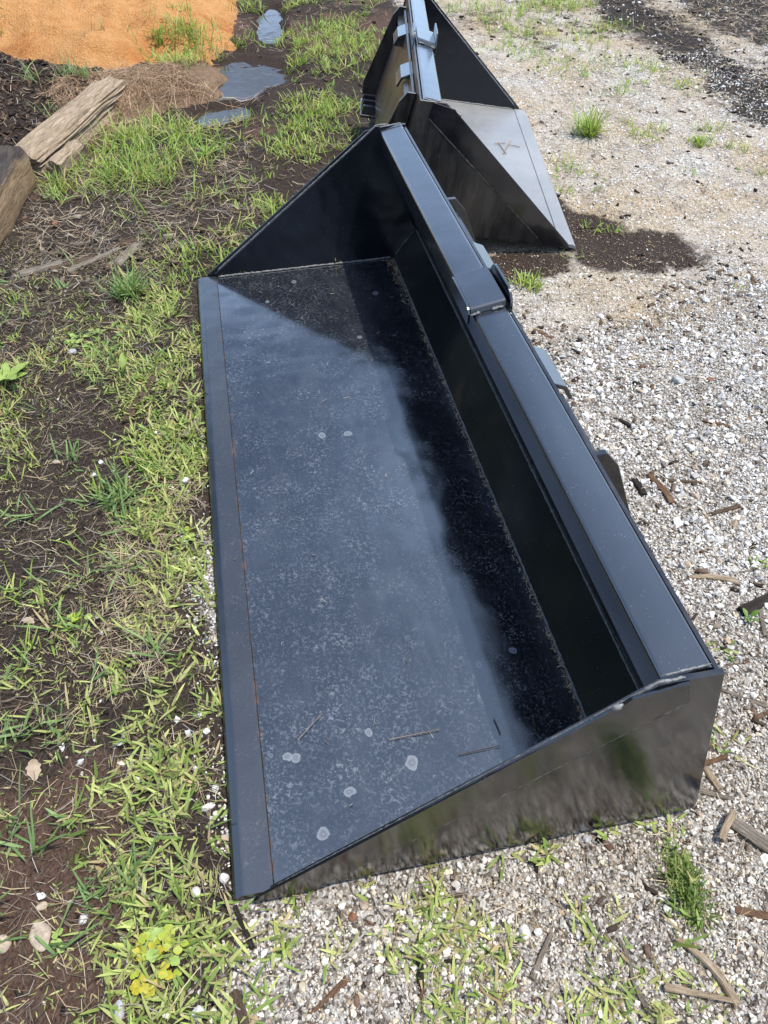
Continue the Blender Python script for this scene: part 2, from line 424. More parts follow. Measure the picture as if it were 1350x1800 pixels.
B2O = np.array([1.8904, -1.2726]); B2T = -.1828
def foot2(x, y, mrg=.0):
    dx, dy = x-B2O[0], y-B2O[1]
    u = dx*math.cos(B2T)+dy*math.sin(B2T); v = -dx*math.sin(B2T)+dy*math.cos(B2T)
    return (u > -mrg) & (u < L2+mrg) & (v > -mrg) & (v < .40+mrg)
def ground_h(x, y):
    h = (fbm(x, y, 2.2, 3, 3)-.5)*.035 + (fbm(x, y, 14, 4, 9)-.5)*.014
    left = sst(-.1, .25, y-ybound(x))
    h = h + left*((fbm(x, y, 26, 4, 21)-.5)*.016 - .004)
    far = sst(2.2, 4.0, x)
    h = h + far*(fbm(x, y, 1.1, 3, 31)-.5)*.06
    d = pud_d(x, y); h = h - .045*(1-sst(.6, 1.6, d))
    # keep it level where the buckets stand
    k = np.maximum(1-sst(.0, .16, np.maximum.reduce([-.03-x, x-L1-.03, y-.03, -.80-y])), 0)
    h = h*(1-k) + k*(-.011)
    du = (x-B2O[0])*math.cos(B2T)+(y-B2O[1])*math.sin(B2T); dv = -(x-B2O[0])*math.sin(B2T)+(y-B2O[1])*math.cos(B2T)
    k2 = 1-sst(.0, .2, np.maximum.reduce([-.05-du, du-L2-.05, -.05-dv, dv-.75]))
    h = h*(1-k2) + k2*(-.010)
    return h
gx = axis(-.7, 6.4, .024, 90); gy = axis(-4.2, 2.0, .024, 90)
X, Y = np.meshgrid(gx, gy, indexing='ij')
Z = ground_h(X, Y)
Z = Z*np.clip(1.5-np.hypot(X-2.5, Y+.5)/40, 0, 1)
nx, ny = len(gx), len(gy)
idx = np.arange(nx*ny).reshape(nx, ny)
F = np.stack([idx[:-1, :-1], idx[1:, :-1], idx[1:, 1:], idx[:-1, 1:]], -1).reshape(-1, 4)
yb = ybound(X); nb = (fbm(X, Y, 3.2, 4, 50)-.5)
rgt = sst(-.06, .10, yb-Y+nb*.10)
xe = X + .35*(Y+1.2)*.6 + nb*.7          # rough distance along the yard
coarse = rgt*(1-sst(1.25, 1.65, xe))
finew = rgt*sst(1.15, 1.55, xe)
farm = sst(3.0, 3.9, xe)
finew = finew*(1-.45*farm*sst(.42, .6, fbm(X, Y, 2.4, 4, 60)))
redc = np.maximum(sst(.10, .24, Y)*(1-sst(.05, .32, X+nb*.5))*sst(.35, .55, fbm(X, Y, 4, 3, 61)+.18),
                  sst(4.4, 5.2, X+nb)*(1-sst(-.75, -.45, Y))*(1-sst(-1.9, -1.3, -Y)))
redc = np.maximum(redc, .8*sst(.52, .62, fbm(X, Y, 1.8, 4, 63))*(1-rgt)*sst(2.2, 2.8, X))
bl = np.maximum(0, np.minimum(1, 1-np.abs((Y+2.66+.32*(X-4.1)*.05) + nb*.4)/.42))*sst(2.4, 3.0, X)
bl2 = sst(2.72, 3.0, -Y+nb*.6)*sst(2.2, 3.0, X)*(.42+.55*fbm(X, Y, 3, 4, 66))
litter = sst(1.2, 1.34, xe)*(1-sst(1.46, 1.62, xe))*rgt*.40*sst(.35, .6, fbm(X, Y, 5, 3, 67)+.1)
barkw = np.maximum.reduce([bl, bl2, litter])
dwet = np.minimum.reduce([np.hypot((X-1.83)/.17, (Y+1.42)/.30), np.hypot((X-2.02)/.15, (Y+1.36)/.17), np.hypot((X-1.83)/.13, (Y+1.10)/.26), np.hypot((X-2.05)/.35, (Y+1.28)/.10)])
wet = 1-sst(.55, 1.35, dwet+nb*1.1)
wet = np.maximum(wet, (1-sst(1.0, 2.0, pud_d(X, Y)))*.9)
moss = sst(.5, .75, fbm(X, Y, 8, 3, 70))*sst(-.04, .06, Y)*(1-sst(.20, .38, Y))*(1-sst(.5, .9, X))*.8
regA = np.stack([coarse, finew, redc], -1).reshape(-1, 3); regB = np.stack([barkw, wet, moss], -1).reshape(-1, 3)
me = np_mesh('ground', np.stack([X, Y, Z], -1).reshape(-1, 3), [F], {'regA': regA, 'regB': regB})
gnd = link('ground', me, M['ground'], smooth=True); tag(gnd, 'bare yard ground of dark soil, pale gravel and crushed stone', 'ground', kind='structure')

# puddles
for i, ((cx, cy), (ra, rb), an) in enumerate(PUDDLES):
    t = np.linspace(0, 2*math.pi, 72, endpoint=False)
    rr = 1.25
    px_ = cx + rr*(ra*np.cos(t)*math.cos(an) - rb*np.sin(t)*math.sin(an)); py_ = cy + rr*(ra*np.cos(t)*math.sin(an)+rb*np.sin(t)*math.cos(an))
    hz = float(np.min(ground_h(np.array([cx, cx+.03, cx-.03]), np.array([cy, cy, cy])))) + .020
    vv = np.r_[np.c_[px_, py_, np.zeros(72)], [[cx, cy, 0]]]; vv[:, 2] = hz
    ff = np.array([[k, (k+1) % 72, 72] for k in range(72)])
    o = link('puddle', np_mesh('puddle', vv, [ff]), M['water'])
    tag(o, ['largest shallow puddle reflecting the sky beside the straw mound', 'small puddle nearest the camera at the edge of the grass', 'narrow puddle by the sand pile at the top of the picture'][i], 'puddle', 'puddles between the grass and the sand', 'structure')

# ------------------------------------------------------------------ sand pile, mulch pile and straw mound
def heap(name, x0, x1, y0, y1, step, hf, mat, label, cat, kind):
    xs = np.arange(x0, x1, step); ys = np.arange(y0, y1, step)
    X, Y = np.meshgrid(xs, ys, indexing='ij'); Z = hf(X, Y)
    gz = ground_h(X, Y)
    keep = Z > gz-.09
    idx = np.arange(X.size).reshape(X.shape)
    F = np.stack([idx[:-1, :-1], idx[1:, :-1], idx[1:, 1:], idx[:-1, 1:]], -1).reshape(-1, 4)
    kf = keep.ravel()[F].any(1); F = F[kf]
    used = np.unique(F); remap = -np.ones(X.size, int); remap[used] = np.arange(len(used))
    V = np.stack([X, Y, Z], -1).reshape(-1, 3)[used]
    o = link(name, np_mesh(name, V, [remap[F]]), mat, smooth=True)
    tag(o, label, cat, kind=kind)
    return o
# signed distance-like field to the sand edge: polyline (world)
SAND_EDGE = np.array([[4.75, 3.0], [4.62, 1.6]] + [list(g(px, py, .07)[:2]) for px, py in ((-60, 78), (0, 92), (60, 98), (100, 112), (165, 114), (240, 108), (290, 88), (350, 76), (400, 56), (425, 20))] + [[5.9, -.36], [8.0, -.45]])
def poly_d(x, y, P, far=(20.0, 20.0)):
    """distance to the open polyline P, positive on the side of the point `far`"""
    x = np.asarray(x, float); y = np.asarray(y, float)
    d = np.full(np.shape(x), 1e9); ins = np.zeros(np.shape(x), bool)
    for (ax, ay), (bx, by) in zip(P[:-1], P[1:]):
        ux, uy = bx-ax, by-ay; t = np.clip(((x-ax)*ux+(y-ay)*uy)/(ux*ux+uy*uy), 0, 1)
        d = np.minimum(d, np.hypot(x-ax-t*ux, y-ay-t*uy))
    C_ = list(map(tuple, P))+[far]
    for (ax, ay), (bx, by) in zip(C_, C_[1:]+C_[:1]):
        c_ = (ay > y) != (by > y)
        with np.errstate(divide='ignore', invalid='ignore'):
            ins ^= c_ & (x < (bx-ax)*(y-ay)/(by-ay if by != ay else 1e-9)+ax)
    return np.where(ins, d, -d)
def sand_h(x, y):
    d = poly_d(x, y, SAND_EDGE) + (fbm(x, y, 4, 4, 80)-.5)*.26
    h = np.where(d > 0, .05*sst(0, .25, d)+.36*(1-np.exp(-np.maximum(d, 0)/1.3)), d*1.3)
    h = h + sst(.0, .4, d)*((fbm(x, y, 3.2, 4, 81)-.5)*.16 + (fbm(x, y, 9, 4, 82)-.5)*.06 + (fbm(x, y, 30, 2, 83)-.5)*.024)
    k = (1-sst(6.6, 7.8, x))*(1-sst(2.9, 4.0, y))
    return np.where(h > 0, h*k, h) + .004 - .10*(1-k)
heap('sand_pile', 3.7, 8.0, -.7, 4.2, .024, sand_h, M['sand'], 'pile of bright orange sand at the top left of the yard', 'sand pile', 'structure')
MULCH_EDGE = np.array([[2.3, 6.0], [2.6, 2.2], [2.75, 1.2], [3.02, .84], [3.35, .58], [3.75, .33], [4.05, .20], [4.4, .12], [7.0, .0]])
def mulch_h(x, y):
    d = poly_d(x, y, MULCH_EDGE)
    d2 = -poly_d(x, y, SAND_EDGE) + .14
    dd = np.minimum(d, d2)
    h = np.where(dd > 0, .085*(1-np.exp(-np.maximum(dd, 0)/.16)), dd*.8)
    k = 1-sst(1.5, 2.1, y); h = np.where(h > 0, h*k, h)-.1*(1-k)
    return h + k*sst(0, .1, dd)*((fbm(x, y, 7, 4, 90)-.5)*.08 + (fbm(x, y, 30, 3, 91)-.5)*.03)
heap('mulch_pile', 2.5, 5.0, .0, 2.2, .020, mulch_h, M['mulch'], 'low heap of dark brown shredded mulch behind the weathered timber', 'mulch pile', 'stuff')
def mound_h(x, y):
    u = (x-3.90)*math.cos(-.85)+(y-.22)*math.sin(-.85); v = -(x-3.90)*math.sin(-.85)+(y-.22)*math.cos(-.85)
    d = np.hypot(u/.46, v/.25)+(fbm(x, y, 6, 3, 96)-.5)*.5
    return .075*np.maximum(0, 1-d**2) - .06*sst(1, 1.3, d) + (fbm(x, y, 9, 3, 95)-.5)*.035*(d < 1.1)
heap('straw_mound', 3.3, 4.7, -.4, .7, .02, mound_h, M['mound'], 'low mound of brown pine straw over the far end of the timber', 'straw', 'stuff')
def surf_h(x, y):
    return np.maximum.reduce([ground_h(x, y), np.where(x > 3.7, sand_h(x, y), -9), np.where((x > 2.5) & (y > -.1), mulch_h(x, y), -9), np.where((x > 3.3) & (x < 4.7), mound_h(x, y), -9)])

# ------------------------------------------------------------------ loader buckets
def weld(name, path, rad, mat, parent, seed=0, step=.006):
    """lumpy bead along a polyline"""
    r = np.random.default_rng(seed)
    P = [np.array(p, float) for p in path]; pts = []
    for a, b in zip(P[:-1], P[1:]):
        k = max(2, int(np.linalg.norm(b-a)/step))
        for i in range(k): pts.append(a+(b-a)*i/k)
    pts.append(P[-1]); pts = np.array(pts)
    d = np.gradient(pts, axis=0); d /= np.linalg.norm(d, axis=1)[:, None]+1e-9
    ref = np.array([.31, .52, .79]); u = np.cross(d, ref); u /= np.linalg.norm(u, axis=1)[:, None]; v = np.cross(d, u)
    ns = 5; k = len(pts)
    rr = rad*(.75+.5*r.random(k)); rr[0] = rr[-1] = rad*.3
    off = (r.random((k, 3))-.5)*rad*.5
    ang = np.arange(ns)/ns*2*math.pi
    V = (pts+off)[:, None]+rr[:, None, None]*(np.cos(ang)[None, :, None]*u[:, None]+np.sin(ang)[None, :, None]*v[:, None])
    V = V.reshape(-1, 3); i = np.arange(k-1)[:, None]*ns; j = np.arange(ns)[None]
    Fq = np.stack([i+j, i+(j+1) % ns, i+ns+(j+1) % ns, i+ns+j], -1).reshape(-1, 4)
    return link(name, np_mesh(name, V, [Fq]), mat, parent, smooth=True)

def make_bucket(L, ky, kz, root, mats, second=False):
    s = lambda pts: [(y*ky, z*kz) for y, z in pts]
    th = .009
    # floor plate: a finely cut sheet with a very slight sag so that reflections waver
    nxs, nys = 60, 20
    x0, x1, y0, y1 = .0015, L-.0015, .0654*ky, .662*ky
    xs = np.linspace(x0, x1, nxs); ys = np.linspace(y0, y1, nys); XX, YY = np.meshgrid(xs, ys, indexing='ij')
    sag = -.0012*np.sin(np.pi*(XX-x0)/(x1-x0))*np.sin(np.pi*(YY-y0)/(y1-y0)) + .0010*(fbm(XX, YY, 2.1, 2, 5)-.5)
    ZT = .010+sag; ZB = np.full_like(ZT, .001)
    V = np.r_[np.stack([XX, YY, ZT], -1).reshape(-1, 3), np.stack([XX, YY, ZB], -1).reshape(-1, 3)]
    idx = np.arange(nxs*nys).reshape(nxs, nys); q = np.stack([idx[:-1, :-1], idx[1:, :-1], idx[1:, 1:], idx[:-1, 1:]], -1).reshape(-1, 4)
    o = nxs*nys; rim = []
    bd = list(idx[:, 0]) + list(idx[-1, 1:]) + list(idx[-2::-1, -1]) + list(idx[0, -2:0:-1])
    nb_ = len(bd); Vr = np.r_[V[np.array(bd)], V[np.array(bd)+o]]
    for a in range(nb_): b = (a+1) % nb_; rim.append((2*o+b, 2*o+a, 2*o+nb_+a, 2*o+nb_+b))
    V = np.r_[V, Vr]
    f = link('floor_plate', np_mesh('floor_plate', V, [np.r_[q, q[:, ::-1]+o], np.array(rim)]), mats['floor'], root)
    f.data.polygons.foreach_set('use_smooth', np.arange(len(f.data.polygons)) < len(q))
    # cutting edge with ground bevel along its front
    pr = [(0, .001), (.0, .0045), (.004, .0085), (.0155*ky, .0125), (.0635*ky, .0125), (.0645*ky, .011), (.0645*ky, .001)]
    ce = extrude_yz('cutting_edge', pr, -.004, L+.004, mats['lip'], root)
    weld('weld_bead', [(.01, .0652*ky, .0085), (L*.5, .0650*ky, .0095), (L-.01, .0652*ky, .0085)], .0013, M['weld_rust'], ce, 3, .007)
    # side plates with a bent reinforcing strip on the outside
    plate = s([(.055, .001), (.7560, .001), (.7640, .004), (.7685, .012), (.7700, .022), (.6946, .4335), (.604, .4345), (.545, .388), (.060, .022)])
    strip = s([(.030, .006), (.040, .021), (.5496, .4030), (.5570, .4075), (.569, .4200), (.640, .4325), (.646, .431), (.658, .3865), (.125, .002), (.060, .0015), (.034, .0015)])
    for e in (0, 1):
        xi, xo = (0.0, -th) if e == 0 else (L, L+th)
        p = extrude_yz('side_plate', plate, xi, xo, mats['plate'], root, .0012)
        p.data.materials.append(mats['inside'])
        for pl in p.data.polygons:
            if (pl.normal.x > .9 and e == 0) or (pl.normal.x < -.9 and e == 1): pl.material_index = 1
        st = extrude_yz('edge_strip', strip, xo, xo+(xo-xi)*.55, mats['strip'], p, .0014)
        dx = (xi-xo)*.15
        weld('weld_bead', [(xo+(xo-xi)*.30, y, z-.0015) for y, z in s([(.16, .0275), (.655, .3835)])], .0022, M['edge_glint'], st, 15+e)  # not a weld: added pale bead imitating the highlight on the strip's lower bevel
        wp = [(y, z) for y, z in s([(.07, .030), (.545, .388), (.604, .434), (.640, .436)])]
        weld('weld_bead', [(xo+(xi-xo)*.35, y, z+.0005) for y, z in wp], .0025, M['weld'], p, 11+e)
        weld('weld_bead', [(xi+dx*.9, .07*ky, .012), (xi+dx*.9, .645*ky, .012)], .0036, M['weld'], p, 21+e)
        weld('weld_bead', [(xi+dx*.9, .655*ky, .014), (xi+dx*.9, .724*ky, .098*kz)], .0030, M['weld'], p, 31+e)
        if e == (0 if second else 1):
            # weld lump where the strip has been bent
            weld('weld_bead', [(xo+(xo-xi)*.5, .544*ky, .404*kz), (xo+(xo-xi)*.5, .558*ky, .409*kz)], .0048, M['weld'], p, 41, .004)
    # heel plate and back plate
    extrude_yz('heel_plate', s([(.648, .008), (.656, .002), (.735, .098), (.727, .104)]), .002, L-.002, mats['paint'], root)
    extrude_yz('back_plate', s([(.7275, .105), (.7350, .099), (.6935, .428), (.6870, .428)]), .002, L-.002, mats['plate'], root)
    weld('weld_bead', [(.01, .7265*ky, .104*kz), (L-.01, .7265*ky, .104*kz)], .0022, M['weld'], root, 51)
    weld('weld_bead', [(.01, .652*ky, .012), (L-.01, .652*ky, .012)], .0028, M['weld'], root, 52)
    # top tube: rounded square section, leaning slightly forward
    tp = rounded(s([(.6122, .4250), (.6830, .4365), (.6905, .362), (.6200, .352)]), .008, 5)
    tb = extrude_yz('top_tube', tp, .002, L-.002, mats['tube'], root)
    tb.data.polygons.foreach_set('use_smooth', np.array([len(p.vertices) == 4 for p in tb.data.polygons]))
    md = tb.modifiers.new('edge', 'EDGE_SPLIT'); md.split_angle = R(40)
    weld('weld_bead', [(.004, .614*ky, .432*kz), (.004, .68*ky, .4395*kz)], .0018, M['weld'], tb, 61)
    weld('weld_bead', [(L-.004, .614*ky, .432*kz), (L-.004, .68*ky, .4395*kz)], .0018, M['weld'], tb, 62)
    # centre bracket: folded cap over the tube with two ears
    c = L/2; hw = .0745
    b = empty('centre_bracket'); b.parent = root
    tilt = .012/.0675
    def ztop(y): return (.4250+(y-.6122)*tilt)*kz
    capy0, capy1 = .6065, .6800
    bm = bmesh.new()
    sec = []
    for (xx, dz) in ((-hw, .0005), (-hw+.002, .0115), (-hw+.007, .0140), (hw-.007, .0140), (hw-.002, .0115), (hw, .0005)):
        sec.append((c+xx, dz))
    va = [bm.verts.new((xx, capy0*ky, ztop(capy0)+dz)) for xx, dz in sec]; vb = [bm.verts.new((xx, capy1*ky, ztop(capy1)+dz)) for xx, dz in sec]
    for i in range(len(sec)-1): bm.faces.new((va[i], va[i+1], vb[i+1], vb[i]))
    bm.faces.new(va[::-1]); bm.faces.new(vb); bm.faces.new((va[0], vb[0], vb[-1], va[-1]))
    bm_obj('bracket_cap', bm, mats['tube'], b)
    zt = ztop(.6); eh = .034 if second else .0025
    ear = [(c-hw, zt-.022), (c+hw, zt-.022), (c+hw, zt+.006), (c+hw*.82, zt+.014+eh), (c-hw*.82, zt+.014+eh), (c-hw, zt+.006)]
    prism('bracket_ear', rounded(ear, .008, 3), 'y', .6005*ky, .6055*ky, mats['paint'], b, .0008)
    zt = ztop(.68)
    ear = [(c-hw, zt-.060), (c+hw, zt-.060), (c+hw, zt+.006), (c+hw*.72, zt+.028), (c-hw*.72, zt+.028), (c-hw, zt+.006)]
    prism('bracket_ear', rounded(ear, .010, 3), 'y', .6905*ky, .6965*ky, mats['paint'], b, .0008)
    for e in (-1, 1):
        weld('weld_bead', [(c+e*(hw+.002), .606*ky, ztop(.606)+.002), (c+e*(hw+.003), .626*ky, ztop(.626)+.002)], .0038, M['weld'], b, 71+e, .004)
        weld('weld_bead', [(c+e*(hw+.002), .650*ky, ztop(.650)+.002), (c+e*(hw+.003), .676*ky, ztop(.676)+.002)], .0034, M['weld'], b, 75+e, .004)
    # quick-attach frame on the back
    fr = empty('attach_frame'); fr.parent = root
    gx_ = .500 if second else .515
    extrude_yz('mounting_plate', s([(.700, .398), (.7095, .398), (.7985, .055), (.7885, .055)]), c-gx_+.012, c+gx_-.012, mats['dusty'], fr, .001)
    for e in (-1, 1):
        xg = c+e*gx_
        extrude_yz('gusset', s([(.6985, .405), (.728, .405), (.755, .372), (.862, .09), (.862, .035), (.772, .035)]), xg-.006, xg+.006, mats['plate'], fr, .001)
        # hooked lip: a folded plate that slopes outward from the frame's top
        xa, xb = sorted((c+e*.165, c+e*.295))
        extrude_yz('hook_lip', s([(.694, .392), (.700, .399), (.742, .380), (.758, .350), (.751, .346), (.737, .372)]), xa, xb, mats['tube'], fr, .001)
        extrude_yz('hook_gusset', s([(.703, .384), (.738, .370), (.752, .345), (.712, .345)]), (xa if e > 0 else xb-.006)+.001, (xa+.006 if e > 0 else xb)-.001, mats['plate'], fr)
        xa, xb = sorted((c+e*.300, c+e*(gx_-.007)))
        extrude_yz('frame_rail', s([(.697, .377), (.733, .368), (.735, .360), (.705, .366)]), xa, xb, mats['dusty'], fr)
        xa, xb = sorted((c+e*.30, c+e*(gx_-.007)))
        # slotted foot at the bottom of the frame
        for k in range(3):
            t0 = xa+(xb-xa)*(k/3.0+.02); t1 = xa+(xb-xa)*(k/3.0+.12)
            extrude_yz('foot_tab', s([(.790, .055), (.855, .055), (.862, .020), (.796, .020)]), t0, t1, mats['tube'], fr)
        extrude_yz('foot_bar', s([(.796, .019), (.866, .019), (.866, .0075), (.796, .0075)]), xa, xb, mats['tube'], fr, .001)

mats1 = {'floor': M['floor'], 'lip': M['lip'], 'plate': M['plate'], 'paint': M['paint'], 'strip': M['strip'], 'inside': M['inside'], 'tube': M['tube'], 'dusty': M['dusty']}
b1 = empty('loader_bucket', (L1, 0, 0), math.pi)
tag(b1, 'long glossy black loader bucket in the foreground, its open side facing the grass', 'loader bucket', 'black loader buckets in the yard')
make_bucket(L1, 1, 1, b1, mats1)
mats2 = dict(mats1, floor=M['floor_dusty'], lip=M['floor_dusty'], plate=M['dusty'], dusty=M['dusty'])
b2 = empty('loader_bucket', (B2O[0], B2O[1], .001), B2T)
b2.rotation_euler = (R(8.4), 0, B2T)
tag(b2, 'shorter dusty black loader bucket behind, tipped forward with its back to the puddles', 'loader bucket', 'black loader buckets in the yard')
make_bucket(L2, .865, .93, b2, mats2, True)

# ------------------------------------------------------------------ gravel: pebbles scattered by geometry nodes
def rand_col(base, n, r, var=.25, hue=.06):
    base = np.array(base)
    k = 1+(r.random((n, 1))-.5)*2*var
    return np.clip(base*k*(1+(r.random((n, 3))-.5)*2*hue), 0.004, .95)
def gravel(name, P, rot, scl, idx, col, label):
    me = bpy.data.meshes.new(name); me.vertices.add(len(P)); me.vertices.foreach_set('co', np.asarray(P, np.float32).ravel())
    for nm, arr, ty in (('rot', rot, 'FLOAT_VECTOR'), ('scl', scl, 'FLOAT_VECTOR')):
        a = me.attributes.new(nm, ty, 'POINT'); a.data.foreach_set('vector', np.asarray(arr, np.float32).ravel())
    a = me.attributes.new('idx', 'INT', 'POINT'); a.data.foreach_set('value', np.asarray(idx, np.int32))
    a = me.attributes.new('col', 'FLOAT_COLOR', 'POINT'); a.data.foreach_set('color', np.c_[col, np.ones(len(col))].astype(np.float32).ravel())
    o = bpy.data.objects.new(name, me); COL.objects.link(o)
    ng = bpy.data.node_groups.new(name, 'GeometryNodeTree')
    ng.interface.new_socket('Geometry', in_out='INPUT', socket_type='NodeSocketGeometry')
    ng.interface.new_socket('Geometry', in_out='OUTPUT', socket_type='NodeSocketGeometry')
    nd = ng.nodes; lk = ng.links
    gi = nd.new('NodeGroupInput'); go = nd.new('NodeGroupOutput'); jn = nd.new('GeometryNodeJoinGeometry')
    for k in range(6):
        ico = nd.new('GeometryNodeMeshIcoSphere'); ico.inputs['Radius'].default_value = .5; ico.inputs['Subdivisions'].default_value = 1 if k < 3 else 2
        sp = nd.new('GeometryNodeSetPosition'); ps = nd.new('GeometryNodeInputPosition')
        ad = nd.new('ShaderNodeVectorMath'); ad.operation = 'ADD'; ad.inputs[1].default_value = (k*7.3, k*3.1, k*5.7)
        nz = nd.new('ShaderNodeTexNoise'); nz.inputs['Scale'].default_value = 1.5; nz.inputs['Detail'].default_value = 2.0
        sb = nd.new('ShaderNodeVectorMath'); sb.operation = 'SUBTRACT'; sb.inputs[1].default_value = (.5, .5, .5)
        sc = nd.new('ShaderNodeVectorMath'); sc.operation = 'SCALE'; sc.inputs['Scale'].default_value = 1.15
        lk.new(ps.outputs[0], ad.inputs[0]); lk.new(ad.outputs[0], nz.inputs['Vector']); lk.new(nz.outputs['Color'], sb.inputs[0])
        lk.new(sb.outputs[0], sc.inputs[0]); lk.new(sc.outputs[0], sp.inputs['Offset']); lk.new(ico.outputs['Mesh'], sp.inputs['Geometry'])
        sm = nd.new('GeometryNodeSetMaterial'); sm.inputs['Material'].default_value = M['stone']
        lk.new(sp.outputs[0], sm.inputs[0])
        ti = nd.new('GeometryNodeGeometryToInstance'); lk.new(sm.outputs[0], ti.inputs[0]); lk.new(ti.outputs[0], jn.inputs[0])
    ip = nd.new('GeometryNodeInstanceOnPoints'); ip.inputs['Pick Instance'].default_value = True
    def na(nm, ty):
        a = nd.new('GeometryNodeInputNamedAttribute'); a.data_type = ty; a.inputs['Name'].default_value = nm
        return [q for q in a.outputs if q.enabled and q.name == 'Attribute'][0]
    er = nd.new('FunctionNodeEulerToRotation'); lk.new(na('rot', 'FLOAT_VECTOR'), er.inputs[0])
    lk.new(gi.outputs[0], ip.inputs['Points']); lk.new(jn.outputs[0], ip.inputs['Instance'])
    lk.new(na('idx', 'INT'), ip.inputs['Instance Index']); lk.new(er.outputs[0], ip.inputs['Rotation']); lk.new(na('scl', 'FLOAT_VECTOR'), ip.inputs['Scale'])
    lk.new(ip.outputs[0], go.inputs[0])
    md = o.modifiers.new('scatter', 'NODES'); md.node_group = ng
    me.materials.append(M['stone'])
    tag(o, label, 'gravel', kind='stuff')
    return o
STONE_COLS = np.array([(.50, .49, .46), (.60, .59, .565), (.38, .37, .35), (.27, .26, .25), (.44, .39, .31), (.32, .25, .18), (.15, .12, .10), (.52, .47, .38)])
STONE_P = np.array([.26, .20, .16, .08, .12, .07, .04, .07])
def scatter_stones(n, x0, x1, y0, y1, dens, smin, smax, r, pw=2.2, sink=.25, flat=.75):
    x = r.uniform(x0, x1, n); y = r.uniform(y0, y1, n)
    k = (r.random(n) < dens(x, y)) & ~foot1(x, y, .004) & ~foot2(x, y, -.01)
    # keep only ground the photograph can see, with a margin to the sides
    x, y = x[k], y[k]
    s = smin*(smax/smin)**(r.random(len(x))**pw)
    z = ground_h(x, y) + s*flat*(.5-sink)
    scl = np.stack([s*r.uniform(.8, 1.35, len(x)), s*r.uniform(.7, 1.1, len(x)), s*r.uniform(.5, .95, len(x))*flat*1.2], -1)
    rot = np.stack([r.normal(0, .5, len(x)), r.normal(0, .5, len(x)), r.uniform(0, 6.28, len(x))], -1)
    ci = r.choice(len(STONE_COLS), len(x), p=STONE_P/STONE_P.sum())
    col = STONE_COLS[ci]*(1+(r.random((len(x), 1))-.5)*.35)
    near = 1-sst(.0, .45, x+.25*(y+.8)); col = col*(1.12-near[:, None]*np.array([.12, .18, .27]))
    return np.c_[x, y, z], rot, scl, r.integers(0, 6, len(x)), col
def right_w(x, y): return sst(-.07, .09, ybound(x)-y+(fbm(x, y, 3.2, 4, 50)-.5)*.10)
def xe_(x, y): return x + .21*(y+1.2) + (fbm(x, y, 3.2, 4, 50)-.5)*.7
def lit_(x, y): return sst(1.2, 1.34, xe_(x, y))*(1-sst(1.46, 1.62, xe_(x, y)))
r = np.random.default_rng(101)
def wet_(x, y):
    d = np.minimum.reduce([np.hypot((x-1.83)/.17, (y+1.42)/.30), np.hypot((x-2.02)/.15, (y+1.36)/.17), np.hypot((x-1.83)/.13, (y+1.10)/.26), np.hypot((x-2.05)/.35, (y+1.28)/.10)])
    return 1-sst(.55, 1.35, d+(fbm(x, y, 3.2, 4, 50)-.5)*1.1)
def d_coarse(x, y):
    patch = .45+.55*sst(.38, .58, fbm(x, y, 4.5, 3, 77))
    return right_w(x, y)*(1-sst(1.25, 1.62, xe_(x, y)))*patch*(1-.45*lit_(x, y))
parts = [scatter_stones(34000, -.75, 1.75, -2.1, .14, d_coarse, .0046, .0140, r, 2.3),
         scatter_stones(2600, .15, 1.6, -1.9, -.7, lambda x, y: d_coarse(x, y)*sst(.3, .7, x), .010, .021, r, 2.2),
         scatter_stones(190000, -.75, 1.7, -2.1, .16, lambda x, y: right_w(x, y)*(1-sst(1.3, 1.6, xe_(x, y)))*(.35+.6*sst(.40, .56, fbm(x, y, 5.5, 4, 79))), .0028, .0062, r, 1.3, .2),
         # pebbles working into the soil and the grass at the lip
         scatter_stones(550, -.4, 1.2, -.02, .30, lambda x, y: .4*sst(.52, .68, fbm(x, y, 7, 3, 78)+.16*np.exp(-np.abs(y-.03)/.05)), .005, .019, r, 2.0),
         scatter_stones(900, 1.0, 4.5, .0, .8, lambda x, y: np.full(x.shape, .2), .004, .011, r, 2.6),
         # fine crushed stone further off
         scatter_stones(60000, 1.1, 3.8, -3.3, -.4, lambda x, y: right_w(x, y)*sst(1.2, 1.6, xe_(x, y))*.55*(1-.96*sst(.3, .5, wet_(x, y))), .0045, .0105, r, 2.6, .3),
         scatter_stones(5000, 2.0, 5.8, -3.6, -.6, lambda x, y: right_w(x, y)*.5*(1-.96*sst(.3, .5, wet_(x, y))), .007, .02, r, 2.6, .3)]
P_, R_, S_, I_, C_ = (np.concatenate([q[k] for q in parts]) for k in range(5))
gravel('gravel', P_, R_, S_, I_, C_, 'loose white and grey gravel spread to the right of the buckets')

